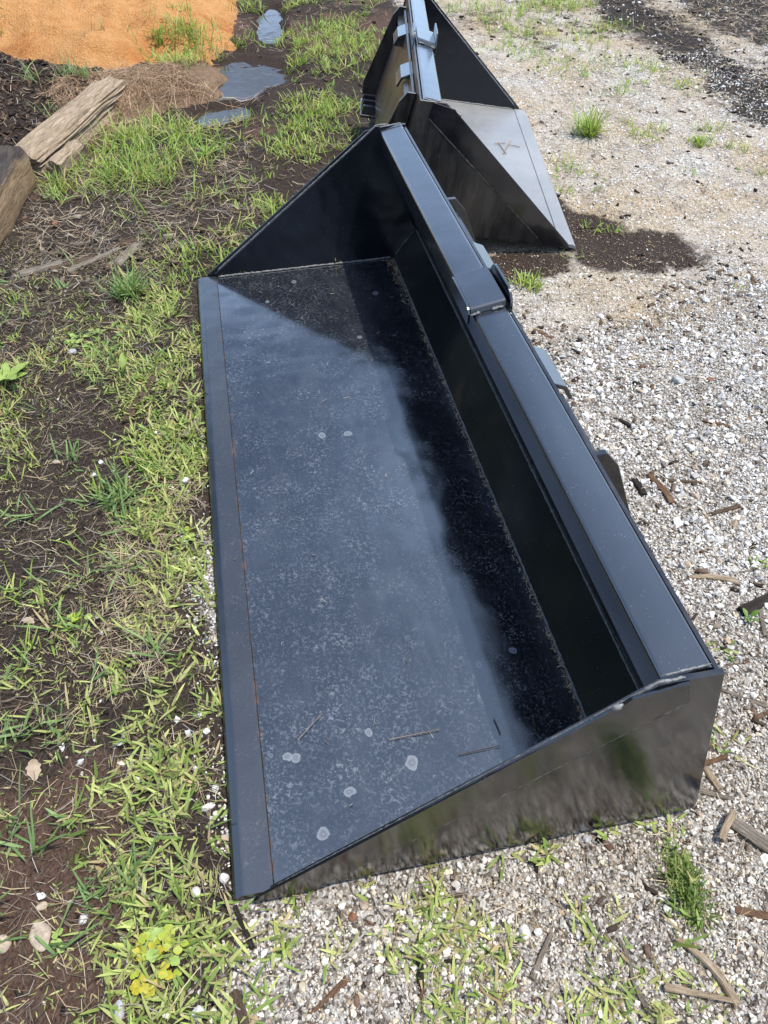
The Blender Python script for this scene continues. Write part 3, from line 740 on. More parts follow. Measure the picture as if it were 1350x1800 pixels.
# ------------------------------------------------------------------ blades, straws and chips
def blades(base, az, length, width, lean, curl, col, r, tipfade=.0):
    """curved tapering blades; returns verts, [quads, tris], colours"""
    n = len(base); st = np.array([0, .3, .62, .86]); wd = np.array([.62, 1.0, .86, .48])
    t = np.r_[st, 1.0]
    # direction along the blade: pitch from lean to lean+curl
    ang = lean[:, None]+curl[:, None]*(t[None]**1.3)
    seg = np.diff(np.r_[0, t]); seg = np.diff(t)
    am = (ang[:, 1:]+ang[:, :-1])/2
    rr = np.concatenate([np.zeros((n, 1)), np.cumsum(np.sin(am)*seg, 1)], 1)*length[:, None]
    zz = np.concatenate([np.zeros((n, 1)), np.cumsum(np.cos(am)*seg, 1)], 1)*length[:, None]
    ca, sa = np.cos(az)[:, None], np.sin(az)[:, None]
    twist = r.normal(0, .12, (n, 1))*t[None]*length[:, None]
    px = base[:, 0:1]+rr*ca-twist*sa; py = base[:, 1:2]+rr*sa+twist*ca; pz = base[:, 2:3]+zz
    gz = ground_h(px, py)+.0015; pz = np.maximum(pz, gz)
    V = np.zeros((n, 9, 3)); tw = r.normal(0, .35, n)
    for k in range(4):
        hw = width*wd[k]*.5
        ox = -sa[:, 0]*hw*np.cos(tw); oy = ca[:, 0]*hw*np.cos(tw); oz = hw*np.sin(tw)
        for j, sgn in ((0, -1), (1, 1)):
            V[:, 2*k+j] = np.stack([px[:, k]+sgn*ox, py[:, k]+sgn*oy, pz[:, k]+sgn*oz], -1)
    V[:, 8] = np.stack([px[:, 4], py[:, 4], pz[:, 4]], -1)
    o = np.arange(n)[:, None]*9
    q = np.concatenate([o+np.array([[2*k, 2*k+1, 2*k+3, 2*k+2]]) for k in range(3)]); tri = o+np.array([[6, 7, 8]])
    c = np.repeat(col[:, None], 9, 1)
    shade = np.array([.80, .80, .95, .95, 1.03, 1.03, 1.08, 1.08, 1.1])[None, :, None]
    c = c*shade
    if tipfade: c[:, 8] = c[:, 8]*(1-tipfade)+np.array([.30, .22, .09])*tipfade
    return V.reshape(-1, 3), q, tri, c.reshape(-1, 3)
class Bag:
    def __init__(s): s.V = []; s.Q = []; s.T = []; s.C = []; s.n = 0
    def add(s, V, q, tri, c):
        s.V.append(V); s.C.append(c)
        if q is not None: s.Q.append(q+s.n)
        if tri is not None: s.T.append(tri+s.n)
        s.n += len(V)
    def build(s, name, mat, smooth=True):
        fl_ = ([np.concatenate(s.Q)] if s.Q else [])+([np.concatenate(s.T)] if s.T else [])
        return link(name, np_mesh(name, np.concatenate(s.V), fl_, {'col': np.concatenate(s.C)}), mat, smooth=smooth)
GREENS = {'crab': [(.27, .335, .085), (.35, .40, .12), (.215, .295, .072), (.42, .44, .16), (.175, .25, .06), (.33, .345, .12)],
          'tall': [(.19, .30, .05), (.25, .35, .07), (.31, .37, .09), (.15, .26, .05), (.36, .38, .12)],
          'clump': [(.14, .20, .05), (.18, .245, .065), (.11, .165, .045), (.22, .26, .08)],
          'blue': [(.15, .24, .08), (.13, .21, .07), (.20, .29, .10)]}
def tufts(bag, xy, kind, nb, lmin, lmax, wmin, wmax, r, spread=.012, lean=(.25, 1.2), curl=(.2, 1.0), dry=.08):
    m_ = len(xy); k = r.integers(nb[0], nb[1]+1, m_); tot = int(k.sum())
    ti = np.repeat(np.arange(m_), k); size = r.uniform(.65, 1.25, m_)[ti]
    b = xy[ti]+r.normal(0, spread, (tot, 2))
    base = np.c_[b, surf_h(b[:, 0], b[:, 1])-.003]
    gcol = np.array(GREENS[kind]); tc_ = gcol[r.integers(0, len(gcol), m_)]
    c = tc_[ti]*(1+(r.random((tot, 1))-.5)*.5)
    c = np.where((r.random(tot) < .35)[:, None], gcol[r.integers(0, len(gcol), tot)], c)
    dr = r.random(tot) < dry
    c[dr] = np.array([.38, .30, .15])*(1+(r.random((dr.sum(), 1))-.5)*.5)
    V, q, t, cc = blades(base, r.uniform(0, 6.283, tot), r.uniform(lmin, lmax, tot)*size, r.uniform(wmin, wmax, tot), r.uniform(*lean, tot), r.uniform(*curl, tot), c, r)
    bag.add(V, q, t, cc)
def sample(n, x0, x1, y0, y1, dens, r, m1=.004, m2=.0):
    x = r.uniform(x0, x1, n); y = r.uniform(y0, y1, n)
    k = (r.random(n) < dens(x, y)) & ~foot1(x, y, m1) & ~foot2(x, y, m2) & (pud_d(x, y) > 1.0)
    k &= ~((x > 3.7) & (sand_h(x, y) > ground_h(x, y)+.02) & (mound_h(x, y) < sand_h(x, y)))
    return np.c_[x[k], y[k]]
r = np.random.default_rng(202)
gr = Bag()
# dense short yellow-green grass along the lip
def d_lip(x, y):
    f = fbm(x, y, 7.5, 4, 110); f2 = fbm(x, y, 2.6, 3, 111)
    edge = np.interp(x, [-.4, -.1, .2, .6, .9, 1.2, 1.6, 2.0], [.18, .21, .24, .17, .20, .22, .20, .17])
    return np.clip((sst(.44, .64, f)*.70+.05)*(1-sst(edge*.75, edge*1.35, y+(f2-.5)*.22)), 0, 1)*sst(-.06, .02, y+.03)*(1-.75*np.exp(-((x-.60)/.10)**2-((y-.06)/.06)**2))
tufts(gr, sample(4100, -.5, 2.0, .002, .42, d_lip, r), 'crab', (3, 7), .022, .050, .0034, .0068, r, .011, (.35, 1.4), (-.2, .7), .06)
# sparse grass on the dark soil further left
def d_soil(x, y):
    f = fbm(x, y, 5.0, 4, 113)
    return sst(.53, .69, f)*(.09+.6*sst(.8, 1.6, x)*(1-sst(1.75, 2.05, x)))
tufts(gr, sample(6000, -.4, 2.05, .12, .85, d_soil, r), 'crab', (2, 6), .02, .060, .0025, .0050, r, .012, (.3, 1.4), (-.2, .8), .18)
tufts(gr, sample(900, -.4, 2.2, .12, .85, lambda x, y: np.full(x.shape, .10), r), 'blue', (4, 8), .04, .085, .0035, .0065, r, .010, (.4, 1.3), (.0, .7), .05)
# tiny blades everywhere on the soil
tufts(gr, sample(11000, -.4, 2.4, .03, .9, lambda x, y: .12+.5*sst(.45, .62, fbm(x, y, 9, 3, 114)), r), 'crab', (1, 3), .008, .022, .0016, .0032, r, .010, (.4, 1.5), (-.1, .5), .35)
# on the gravel in the foreground
def d_fg(x, y): return sst(.54, .72, fbm(x, y, 6.5, 4, 116))*(.50*(1-sst(-.10, .06, x))*(1-sst(.48, .75, -y)) + .10)
tufts(gr, sample(2600, -.55, .02, -1.2, .08, d_fg, r), 'crab', (3, 7), .016, .038, .003, .0055, r, .010, (.5, 1.4), (-.1, .7), .15)
for px, py, n_, l_ in ((505, 1650, 12, .052), (470, 1680, 10, .048), (460, 1740, 8, .05), (880, 1495, 4, .03), (640, 1535, 6, .026), (770, 1515, 6, .03), (965, 1490, 7, .03),
                     (1095, 1460, 5, .03), (1180, 1445, 10, .034), (1010, 1610, 7, .045), (960, 1520, 3, .05), (1050, 1640, 7, .045), (1270, 1310, 9, .034), (1175, 1640, 5, .05),
                     (1230, 1130, 4, .026), (1290, 1135, 4, .024), (1335, 990, 4, .026), (1100, 1630, 6, .035), (820, 1640, 8, .035), (880, 1700, 9, .034), (700, 1720, 9, .035), (590, 1690, 7, .034),
                     (900, 1650, 6, .03), (760, 1640, 6, .03), (1160, 1790, 10, .05), (440, 1540, 5, .03), (530, 1560, 5, .03), (400, 1620, 10, .05), (390, 1690, 8, .05), (380, 1770, 9, .05)):
    c0 = g(px, py)[:2]; tufts(gr, c0+r.normal(0, .012, (max(2, n_//3), 2)), 'crab' if py > 1480 else 'tall', (3, 6), l_*.6, l_*1.15, .0038, .0062, r, .010, (.4, 1.35), (-.1, .6), .06)
# far end of the near bucket and left of it: scattered clumps
def d_mid(x, y):
    f = fbm(x, y, 3.4, 4, 118)
    bd = np.interp(x, [1.95, 2.3, 2.9, 3.5, 4.2, 5.2, 6.3], [-.05, -.20, -.42, -.60, -.85, -.95, -1.1])
    strip = np.exp(-((y-bd)/.24)**2)
    return np.clip(sst(.42, .60, f)*strip*1.1, 0, 1)
tufts(gr, sample(5200, 1.98, 5.4, -1.5, .45, d_mid, r, .02, .02), 'tall', (4, 8), .03, .075, .0026, .0048, r, .018, (.15, 1.1), (.1, .9), .10)
# the tall dense patch between the timber and the small puddle
def d_tall(x, y):
    a = np.hypot((x-3.12)/.42, (y-.18)/.30)
    return (1-sst(.62, 1.15, a+(fbm(x, y, 5, 3, 119)-.5)*.9))
tufts(gr, sample(1000, 2.5, 3.8, -.3, .75, d_tall, r), 'tall', (3, 8), .035, .125, .0026, .0052, r, .028, (.05, 1.1), (.1, 1.3), .10)
# strips and clumps by the puddles, the sand and the timber
for px, py, sx, sy, n_, l_, kd in ((322, 118, .07, .09, 90, .12, 'tall'), (345, 95, .06, .07, 60, .11, 'tall'), (300, 100, .05, .06, 40, .09, 'tall'), (330, 95, .10, .10, 60, .11, 'tall'), (300, 60, .08, .05, 16, .08, 'tall'), (500, 70, .22, .07, 90, .09, 'tall'), (525, 110, .14, .10, 60, .09, 'tall'), (430, 12, .12, .05, 36, .10, 'tall'), (510, 10, .16, .06, 40, .10, 'tall'),
                           (140, 165, .06, .05, 26, .11, 'blue'), (75, 172, .06, .04, 14, .12, 'blue'), (120, 230, .07, .06, 26, .09, 'blue'), (110, 320, .08, .06, 30, .09, 'tall'), (85, 345, .05, .05, 18, .08, 'tall'),
                           (175, 105, .03, .02, 8, .08, 'blue'), (237, 95, .015, .015, 3, .12, 'tall'), (10, 80, .05, .04, 8, .07, 'tall'), (255, 385, .02, .02, 4, .15, 'tall'), (290, 415, .04, .03, 8, .07, 'tall'), (225, 515, .035, .03, 16, .085, 'blue'),
                           (415, 355, .07, .05, 40, .045, 'tall'), (440, 320, .06, .05, 26, .04, 'tall'), (390, 405, .05, .04, 22, .04, 'tall'), (560, 200, .14, .10, 90, .05, 'tall'), (470, 260, .12, .10, 80, .06, 'tall'), (600, 130, .14, .08, 50, .05, 'tall'),
                           (400, 215, .10, .07, 50, .08, 'tall'), (360, 275, .04, .04, 14, .05, 'tall'), (195, 560, .06, .05, 34, .035, 'crab'), (150, 610, .06, .04, 26, .03, 'crab'), (270, 640, .06, .05, 34, .045, 'tall'), (245, 800, .06, .05, 36, .05, 'tall'), (190, 700, .06, .05, 22, .03, 'crab'),
                           (170, 870, .02, .02, 9, .075, 'tall'), (40, 830, .03, .04, 12, .06, 'tall'), (15, 1040, .02, .03, 10, .07, 'tall'), (40, 1170, .02, .02, 9, .08, 'tall'), (85, 1060, .03, .02, 8, .06, 'tall'), (120, 1120, .03, .02, 8, .05, 'tall'), (110, 1290, .03, .03, 10, .055, 'blue'),
                           (30, 1300, .02, .02, 7, .06, 'blue'), (140, 960, .02, .01, 4, .07, 'tall'), (170, 1580, .05, .03, 16, .06, 'blue'), (210, 1640, .05, .03, 16, .055, 'crab'), (20, 530, .03, .04, 16, .06, 'tall'), (20, 600, .02, .03, 8, .05, 'tall')):
    c0 = g(px, py)[:2]; pts = c0+r.normal(0, 1, (max(1, n_//2), 2))*np.array([sy, sx])
    pts = pts[(pud_d(pts[:, 0], pts[:, 1]) > .95) & ~foot1(pts[:, 0], pts[:, 1], .01) & ~foot2(pts[:, 0], pts[:, 1], .05)]
    if len(pts): tufts(gr, pts, kd, (3, 7), l_*.45, l_, .003, .0055, r, .013, (.1, .95), (.2, 1.0), .07)
# the far strip and the scattered clumps at the upper right
for px, py, sx, n_, l_ in ((830, 25, .16, 60, .09), (880, 45, .12, 40, .08), (960, 20, .12, 60, .10), (930, 60, .12, 50, .07), (1000, 90, .14, 50, .06), (1055, 55, .10, 40, .08), (990, 15, .10, 40, .09), (910, 90, .12, 40, .06),
                       (1090, 115, .08, 26, .06), (1140, 125, .08, 28, .06), (1110, 150, .06, 14, .05), (1085, 170, .06, 14, .06), (1130, 240, .05, 12, .07), (1160, 235, .04, 8, .05), (1270, 230, .05, 14, .06), (1300, 265, .04, 8, .06), (1180, 150, .05, 10, .05), (1200, 160, .05, 10, .05),
                       (1105, 215, .03, 6, .04), (1240, 250, .02, 5, .04), (975, 290, .06, 16, .07), (985, 330, .06, 14, .06), (1025, 305, .04, 8, .05), (1045, 405, .03, 9, .05), (1025, 440, .03, 7, .03), (1300, 505, .015, 4, .03), (1330, 305, .03, 6, .05), (1215, 305, .02, 4, .03), (1020, 130, .08, 20, .05), (960, 110, .1, 26, .05)):
    c0 = g(px, py)[:2]; pts = c0+r.normal(0, 1, (max(2, int(n_*.8)), 2))*np.array([sx*.7, sx])
    pts = pts[~foot2(pts[:, 0], pts[:, 1], .03)]
    if len(pts): tufts(gr, pts, 'tall', (3, 6), l_*.45, l_, .0028, .0048, r, .014, (.1, 1.0), (.1, .9), .10)
o = gr.build('grass', M['grass']); tag(o, 'patchy green grass and crabgrass growing through the soil and gravel', 'grass', kind='stuff')

# dry straw and thin twigs lying flat
def straws(bag, xy, lmin, lmax, wmin, wmax, cols, r, lift=.006, az=None, hf=surf_h):
    n = len(xy); L_ = r.uniform(lmin, lmax, n); a = r.uniform(0, 6.283, n) if az is None else az+r.normal(0, .45, n)
    bend = r.normal(0, .12, n)*L_; cw = r.uniform(wmin, wmax, n)*.5
    V = np.zeros((n, 6, 3))
    dx, dy = np.cos(a), np.sin(a)
    z0 = np.abs(r.normal(0, lift, n))+.001; ends = []
    for k, t in enumerate((-.5, 0, .5)):
        x = xy[:, 0]+dx*t*L_-dy*bend*(1-abs(2*t)); y = xy[:, 1]+dy*t*L_+dx*bend*(1-abs(2*t))
        z = hf(x, y)+z0+np.where(t == 0, r.normal(0, .002, n), np.abs(r.normal(0, lift*.5, n)))
        w_ = cw*(1 if t == 0 else .7)
        V[:, 2*k] = np.stack([x-dy*w_, y+dx*w_, z], -1); V[:, 2*k+1] = np.stack([x+dy*w_, y-dx*w_, z+w_*.5], -1)
    o = np.arange(n)[:, None]*6
    q = np.concatenate([o+np.array([[0, 1, 3, 2]]), o+np.array([[2, 3, 5, 4]])])
    cols = np.array(cols); c = cols[r.integers(0, len(cols), n)]*(1+(r.random((n, 1))-.5)*.6)
    bag.add(V.reshape(-1, 3), q, None, np.repeat(c, 6, 0))
STRAW = [(.30, .23, .14), (.22, .16, .10), (.13, .095, .065), (.40, .33, .22), (.09, .065, .045), (.26, .24, .21)]
PINE = [(.32, .20, .115), (.40, .27, .165), (.22, .125, .07), (.46, .34, .22)]
st = Bag(); r = np.random.default_rng(303)
straws(st, sample(17000, -.45, 2.4, .01, .9, lambda x, y: .55+.4*sst(.35, .55, fbm(x, y, 6, 3, 133)), r), .008, .045, .0006, .0016, [(.055, .042, .034), (.085, .066, .052), (.12, .095, .072), (.17, .14, .105), (.035, .027, .022)], r, .005)
straws(st, sample(9000, -.45, 2.4, .01, .9, lambda x, y: .35+.5*sst(.4, .6, fbm(x, y, 5, 3, 130)), r), .012, .07, .0006, .0015, STRAW, r, .005)
straws(st, sample(1100, .15, 1.0, .02, .24, lambda x, y: sst(.45, .6, fbm(x, y, 6, 3, 131)), r), .02, .09, .0007, .0016, STRAW[:4], r, .006)
straws(st, sample(4200, -.6, .05, -1.3, .1, lambda x, y: .30+.4*sst(.5, .65, fbm(x, y, 5, 3, 132)), r), .01, .06, .0007, .0016, STRAW, r, .004)
straws(st, sample(6000, 0, 1.8, -2.1, -.76, lambda x, y: .25+.6*lit_(x, y), r), .010, .045, .0009, .0024, STRAW, r, .004)
straws(st, sample(14000, 2.0, 6.0, -3.8, .6, lambda x, y: .3+.5*sst(.45, .6, fbm(x, y, 2.4, 4, 60)), r, .01, .01), .015, .08, .0012, .0026, STRAW, r, .006)
straws(st, sample(5200, 2.2, 5.2, -4.0, -2.2, lambda x, y: sst(2.45, 2.75, -y+(fbm(x, y, 3.2, 4, 50)-.5)*.6), r), .02, .10, .0015, .0035, STRAW, r, .012)
straws(st, sample(2600, 1.6, 2.4, -1.8, -.85, lambda x, y: .25+.6*wet_(x, y), r), .004, .013, .0009, .002, [(.30, .21, .12), (.22, .15, .09), (.40, .31, .20)], r, .002)
straws(st, sample(2600, 2.15, 3.1, -.25, .62, lambda x, y: np.full(x.shape, .6), r), .02, .12, .0010, .0022, STRAW, r, .008)
o = st.build('dry_straw', M['straw'], False); tag(o, 'thin dry straw and twig bits littering the soil and gravel', 'straw', kind='stuff')
ps = Bag()
def on_mound(x, y): return np.where(mound_h(x, y) > .0, 1.0, .0)
straws(ps, sample(9000, 3.45, 4.6, -.35, .65, on_mound, r), .06, .20, .0010, .0020, PINE, r, .006, az=-.75)
straws(ps, sample(5000, 3.3, 4.5, -.30, .60, lambda x, y: .5*on_mound(x, y)+.15, r), .05, .17, .0010, .0020, PINE, r, .010)
straws(ps, sample(5200, 2.7, 4.7, .1, 1.5, lambda x, y: (mulch_h(x, y) > .02)*.6, r), .015, .07, .0010, .0022, PINE+STRAW, r, .008)
o = ps.build('pine_straw', M['straw'], False); tag(o, 'brown pine straw heaped over the timber end and sprinkled on the mulch', 'pine straw', kind='stuff')

# bark and wood chips
def chips(bag, xy, lmin, lmax, cols, r, aspect=(.25, .6), thick=(.15, .35), tilt=.35, hf=surf_h, up=.35):
    n = len(xy); L_ = lmin*(lmax/lmin)**(r.random(n)**1.8); W_ = L_*r.uniform(*aspect, n); T_ = np.minimum(L_*r.uniform(*thick, n), W_)
    sg = np.array([[i, j, k] for k in (-1, 1) for j in (-1, 1) for i in (-1, 1)], float)*.5
    V = sg[None]*np.stack([L_, W_, T_], -1)[:, None]*r.uniform(.55, 1.15, (n, 8, 3))
    a = r.uniform(0, 6.283, n); b = r.normal(0, tilt, n); c = r.normal(0, tilt, n)
    def rt(V, ax, an):
        i, j = [(1, 2), (0, 2), (0, 1)][ax]; ca, sa = np.cos(an)[:, None], np.sin(an)[:, None]
        vi = V[..., i]*ca-V[..., j]*sa; vj = V[..., i]*sa+V[..., j]*ca; V = V.copy(); V[..., i] = vi; V[..., j] = vj; return V
    V = rt(rt(rt(V, 0, b), 1, c*.6), 2, a)
    z = hf(xy[:, 0], xy[:, 1])+T_*up
    V = V+np.c_[xy, z][:, None]
    o = np.arange(n)[:, None]*8
    q = np.concatenate([o+np.array([f]) for f in ((0, 2, 3, 1), (4, 5, 7, 6), (0, 1, 5, 4), (2, 6, 7, 3), (0, 4, 6, 2), (1, 3, 7, 5))])
    cols = np.array(cols); cc = cols[r.integers(0, len(cols), n)]*(1+(r.random((n, 1))-.5)*.6)
    bag.add(V.reshape(-1, 3), q, None, np.repeat(cc, 8, 0))
BARK = [(.035, .026, .021), (.06, .042, .032), (.11, .078, .055), (.02, .016, .014), (.17, .13, .095), (.12, .075, .048), (.24, .20, .155)]
DARK = [(.022, .016, .013), (.036, .026, .020), (.055, .040, .031), (.09, .065, .05), (.014, .011, .010)]
ch = Bag(); r = np.random.default_rng(404)
chips(ch, sample(2600, 2.0, 2.9, -.1, .85, lambda x, y: np.exp(-(np.hypot((x-2.2)/.22, (y-.42)/.34))**2), r), .006, .045, BARK, r)
chips(ch, sample(8000, .1, 1.8, -2.0, -.76, lambda x, y: .16+.35*lit_(x, y)+.3*sst(.52, .64, fbm(x, y, 4, 3, 140)), r), .004, .030, BARK+[(.13, .075, .045)], r, (.18, .5))
chips(ch, sample(3400, -.6, .3, -1.3, .1, lambda x, y: .2+.4*sst(.5, .65, fbm(x, y, 5, 3, 132)), r), .004, .022, BARK+[(.13, .075, .045)], r, (.18, .5))
chips(ch, sample(5200, -.4, 2.0, .03, .95, lambda x, y: .25+.3*sst(.45, .6, fbm(x, y, 5, 3, 141)), r), .003, .016, DARK+BARK[:3], r)
chips(ch, sample(9000, 2.0, 5.5, -4.0, -.5, lambda x, y: .08+.85*np.maximum(np.clip(1-np.abs(y+2.66+(fbm(x, y, 3.2, 4, 50)-.5)*.3)/.32, 0, 1)*sst(2.3, 3.0, x), .25*farmask(x, y)) if False else .10+.8*np.clip(1-np.abs(y+2.66+(fbm(x, y, 3.2, 4, 50)-.5)*.4)/.46, 0, 1)*sst(2.3, 3.0, x), r), .006, .035, DARK+BARK[:4], r)
chips(ch, sample(6000, 1.95, 5.5, -.9, .7, lambda x, y: .2+.25*sst(.45, .6, fbm(x, y, 4, 3, 142)), r), .005, .028, DARK+BARK, r)
chips(ch, sample(1500, 1.6, 2.4, -1.75, -.9, lambda x, y: np.full(x.shape, .4), r), .003, .010, DARK+BARK, r)
o = ch.build('bark_chips', M['chip'], False); tag(o, 'scattered brown bark chips and wood fragments on the ground', 'bark chips', kind='stuff')
mc = Bag()
chips(mc, sample(15000, 2.6, 4.75, .1, 1.6, lambda x, y: (mulch_h(x, y) > .0)*.9, r), .008, .045, DARK+[(.07, .048, .036), (.12, .085, .06)], r, (.2, .5), (.12, .3), .5, mulch_h)
o = mc.build('mulch_chips', M['chip'], False); tag(o, 'dark shredded bark pieces covering the mulch heap', 'mulch', kind='stuff')

# ------------------------------------------------------------------ wood lying about
M['pale_wood'] = wood_mat('weathered_pale_wood', ((.10, .068, .042), (.33, .25, .165), (.52, .43, .32)), 34, stretch=10)
M['dark_timber'] = wood_mat('dark_timber_top', ((.018, .014, .012), (.050, .038, .030), (.11, .085, .065)), 30, stretch=8)
M['grey_wood'] = wood_mat('grey_splintered_wood', ((.06, .048, .038), (.21, .175, .135), (.37, .32, .26)), 44, stretch=10)
M['brown_wood'] = wood_mat('brown_wood', ((.03, .02, .014), (.10, .066, .043), (.19, .135, .09)), 44, stretch=9)
M['red_bark'] = wood_mat('reddish_bark', ((.05, .027, .016), (.14, .078, .044), (.26, .17, .10)), 50, stretch=6)
M['black_wood'] = wood_mat('blackened_wood', ((.010, .008, .007), (.030, .023, .018), (.07, .055, .042)), 44, stretch=8)
ma, nt_, bs_ = new_mat('cut_timber'); n_ = N(nt_)
gv = n_.mapping(n_.obj(), (1, 9, 9)); ga = n_.noise(11, 6, .7, gv, 1.2)
top_ = n_.ramp(ga, (.28, (.016, .013, .012)), (.5, (.045, .035, .029)), (.72, (.10, .078, .062)))
sid_ = n_.ramp(ga, (.28, (.08, .048, .024)), (.5, (.23, .155, .085)), (.72, (.36, .27, .17)))
tz = n_.math('ADD', n_.xyz(n_.obj())[2], n_.math('MULTIPLY', n_.math('SUBTRACT', n_.noise(14, 4), .5), .05))
n_.val(bs_.inputs['Base Color'], n_.mix(n_.ramp(tz, (.050, 0.0), (.075, 1.0)), sid_, top_)); bs_.inputs['Roughness'].default_value = .85
bs_.inputs['Specular IOR Level'].default_value = .2; n_.val(bs_.inputs['Normal'], n_.bump(ga, .004)); M['cut_timber'] = ma
def beam(name, A, B, w, h, mat, seed, label, cat, group=None, groove=.10, bow=0.0, taper=(1, 1), ns=26, nr=20, square=3.0, jag=.25, roll=0.0):
    """irregular split or sawn piece of wood from A to B (points at its centre line)"""
    r = np.random.default_rng(seed)
    A, B = np.array(A, float), np.array(B, float); L_ = np.linalg.norm(B-A)
    t = np.linspace(0, 1, ns); th = np.arange(nr)/nr*2*math.pi
    c, s_ = np.cos(th), np.sin(th)
    k = (np.abs(c)**square+np.abs(s_)**square)**(-1/square)
    tt, hh = np.meshgrid(t, th, indexing='ij')
    gr_ = .75*fbm(np.cos(hh)*5+seed, np.sin(hh)*5+tt*L_*1.2, 2.2, 3, seed) + .85*fbm(np.cos(hh)*2+seed, np.sin(hh)*2+tt*.9, 1.4, 3, seed+5)
    R_ = 1+groove*(gr_-.8)*2
    tp = np.interp(t, [0, 1], taper)*(1+.12*(vnoise(t*4, t*0, seed+9)-.5))
    y = .5*w*(k*c)[None]*R_*tp[:, None]; z = .5*h*(k*s_)[None]*R_*tp[:, None]
    x = np.repeat((t*L_)[:, None], nr, 1)
    je = (fbm(np.cos(th)*2+seed, np.sin(th)*2, 1.3, 3, seed+3)-.5)*jag*max(w, h)*2
    x[0] += je; x[-1] -= je[::-1]
    y = y+(np.sin(t*math.pi)*bow)[:, None]+((vnoise(t*3, t*0+.5, seed+2)-.5)*w*.25)[:, None]
    V = np.stack([x, y, z], -1).reshape(-1, 3)
    i = np.arange(ns-1)[:, None]*nr; j = np.arange(nr)[None]
    Q = np.stack([i+j, i+(j+1) % nr, i+nr+(j+1) % nr, i+nr+j], -1).reshape(-1, 4)
    V = np.r_[V, V[:nr], V[(ns-1)*nr:ns*nr], [[x[0].mean(), y[0].mean(), 0], [x[-1].mean(), y[-1].mean(), 0]]]; e0 = ns*nr; e1 = e0+nr; n0 = e1+nr
    T = np.array([[n0, e0+(q+1) % nr, e0+q] for q in range(nr)]+[[n0+1, e1+q, e1+(q+1) % nr] for q in range(nr)])
    o = link(name, np_mesh(name, V, [Q, T]), mat)
    o.data.polygons.foreach_set('use_smooth', np.arange(len(Q)+len(T)) < len(Q))
    md = o.modifiers.new('edge', 'EDGE_SPLIT'); md.split_angle = R(38)
    d = Vector(B-A).normalized(); up = Vector((0, 0, 1)); sd_ = up.cross(d).normalized(); up = d.cross(sd_)
    m_ = Matrix((( d.x, sd_.x, up.x, A[0]), (d.y, sd_.y, up.y, A[1]), (d.z, sd_.z, up.z, A[2]), (0, 0, 0, 1)))
    o.matrix_world = m_ @ Matrix.Rotation(roll, 4, 'X')
    return tag(o, label, cat, group)
def gp(px, py, up=0.0):
    p = g(px, py); p = np.array([p[0], p[1], 0.0]); p[2] = float(surf_h(np.array([p[0]]), np.array([p[1]]))[0])+up
    q = g(px, py, p[2]); q[2] = p[2]; return q
a_, b_ = g(40, 296, .022), g(196, 160, .035)
beam('landscape_timber', a_, b_, .165, .11, M['pale_wood'], 5, 'long pale weathered timber between the mulch heap and the tall grass', 'timber', groove=.24, ns=70, nr=72, square=3.2, jag=.10)
a_, b_ = g(8, 300, .06), g(-70, 425, .06)
beam('timber_block', a_, b_, .20, .18, M['cut_timber'], 8, 'dark cut timber block at the left edge, touching the pale timber', 'timber', groove=.08, ns=40, nr=36, square=7, jag=.05)
beam('split_log', g(95, 300, .03), g(135, 262, .03), .07, .07, M['pale_wood'], 9, 'short pale split piece of wood half buried beside the long timber', 'wood piece', groove=.2)
PL = 'split pieces of wood lying in the bark litter'
def stick(name, p0, p1, w, h, mat, seed, label, cat, group=None, up=None, **kw):
    w *= .82; h *= .82
    A = gp(*p0); B = gp(*p1); A[2] += (up if up is not None else h*.38); B[2] += (up if up is not None else h*.38)
    return beam(name, A, B, w, h, M[mat], seed, label, cat, group, **kw)
stick('plank', (36, 487), (112, 466), .040, .026, 'grey_wood', 21, 'short pale grey plank end, leftmost of the split wood in the bark litter', 'plank', PL, groove=.15, jag=.4)
stick('plank', (120, 482), (212, 440), .026, .024, 'grey_wood', 22, 'long thin splintered plank running uphill through the bark litter', 'plank', PL, groove=.15, taper=(1, .7), jag=.5)
stick('plank', (88, 475), (165, 455), .036, .018, 'brown_wood', 23, 'brown split board lying between the two grey planks', 'plank', PL, groove=.15, jag=.5)
stick('plank', (205, 468), (243, 432), .042, .02, 'grey_wood', 24, 'wide grey flake of wood at the right end of the splintered plank', 'plank', PL, groove=.2, jag=.6)
stick('plank', (190, 440), (240, 425), .030, .02, 'brown_wood', 25, 'small brown board just above the grey flake of wood', 'plank', PL, groove=.2, jag=.6)
stick('board', (222, 745), (286, 645), .030, .020, 'brown_wood', 26, 'dark brown strip of wood half buried in the grass left of the bucket', 'board', None, groove=.12, jag=.3)
stick('bark_piece', (320, 770), (352, 735), .014, .010, 'grey_wood', 27, 'small grey splinter close to the lip of the near bucket', 'wood piece', None, jag=.5)
stick('bark_piece', (92, 955), (135, 944), .015, .012, 'black_wood', 28, 'blackened stick lying on the dark soil at the left', 'wood piece', None)
SG = 'sticks and split wood on the gravel'
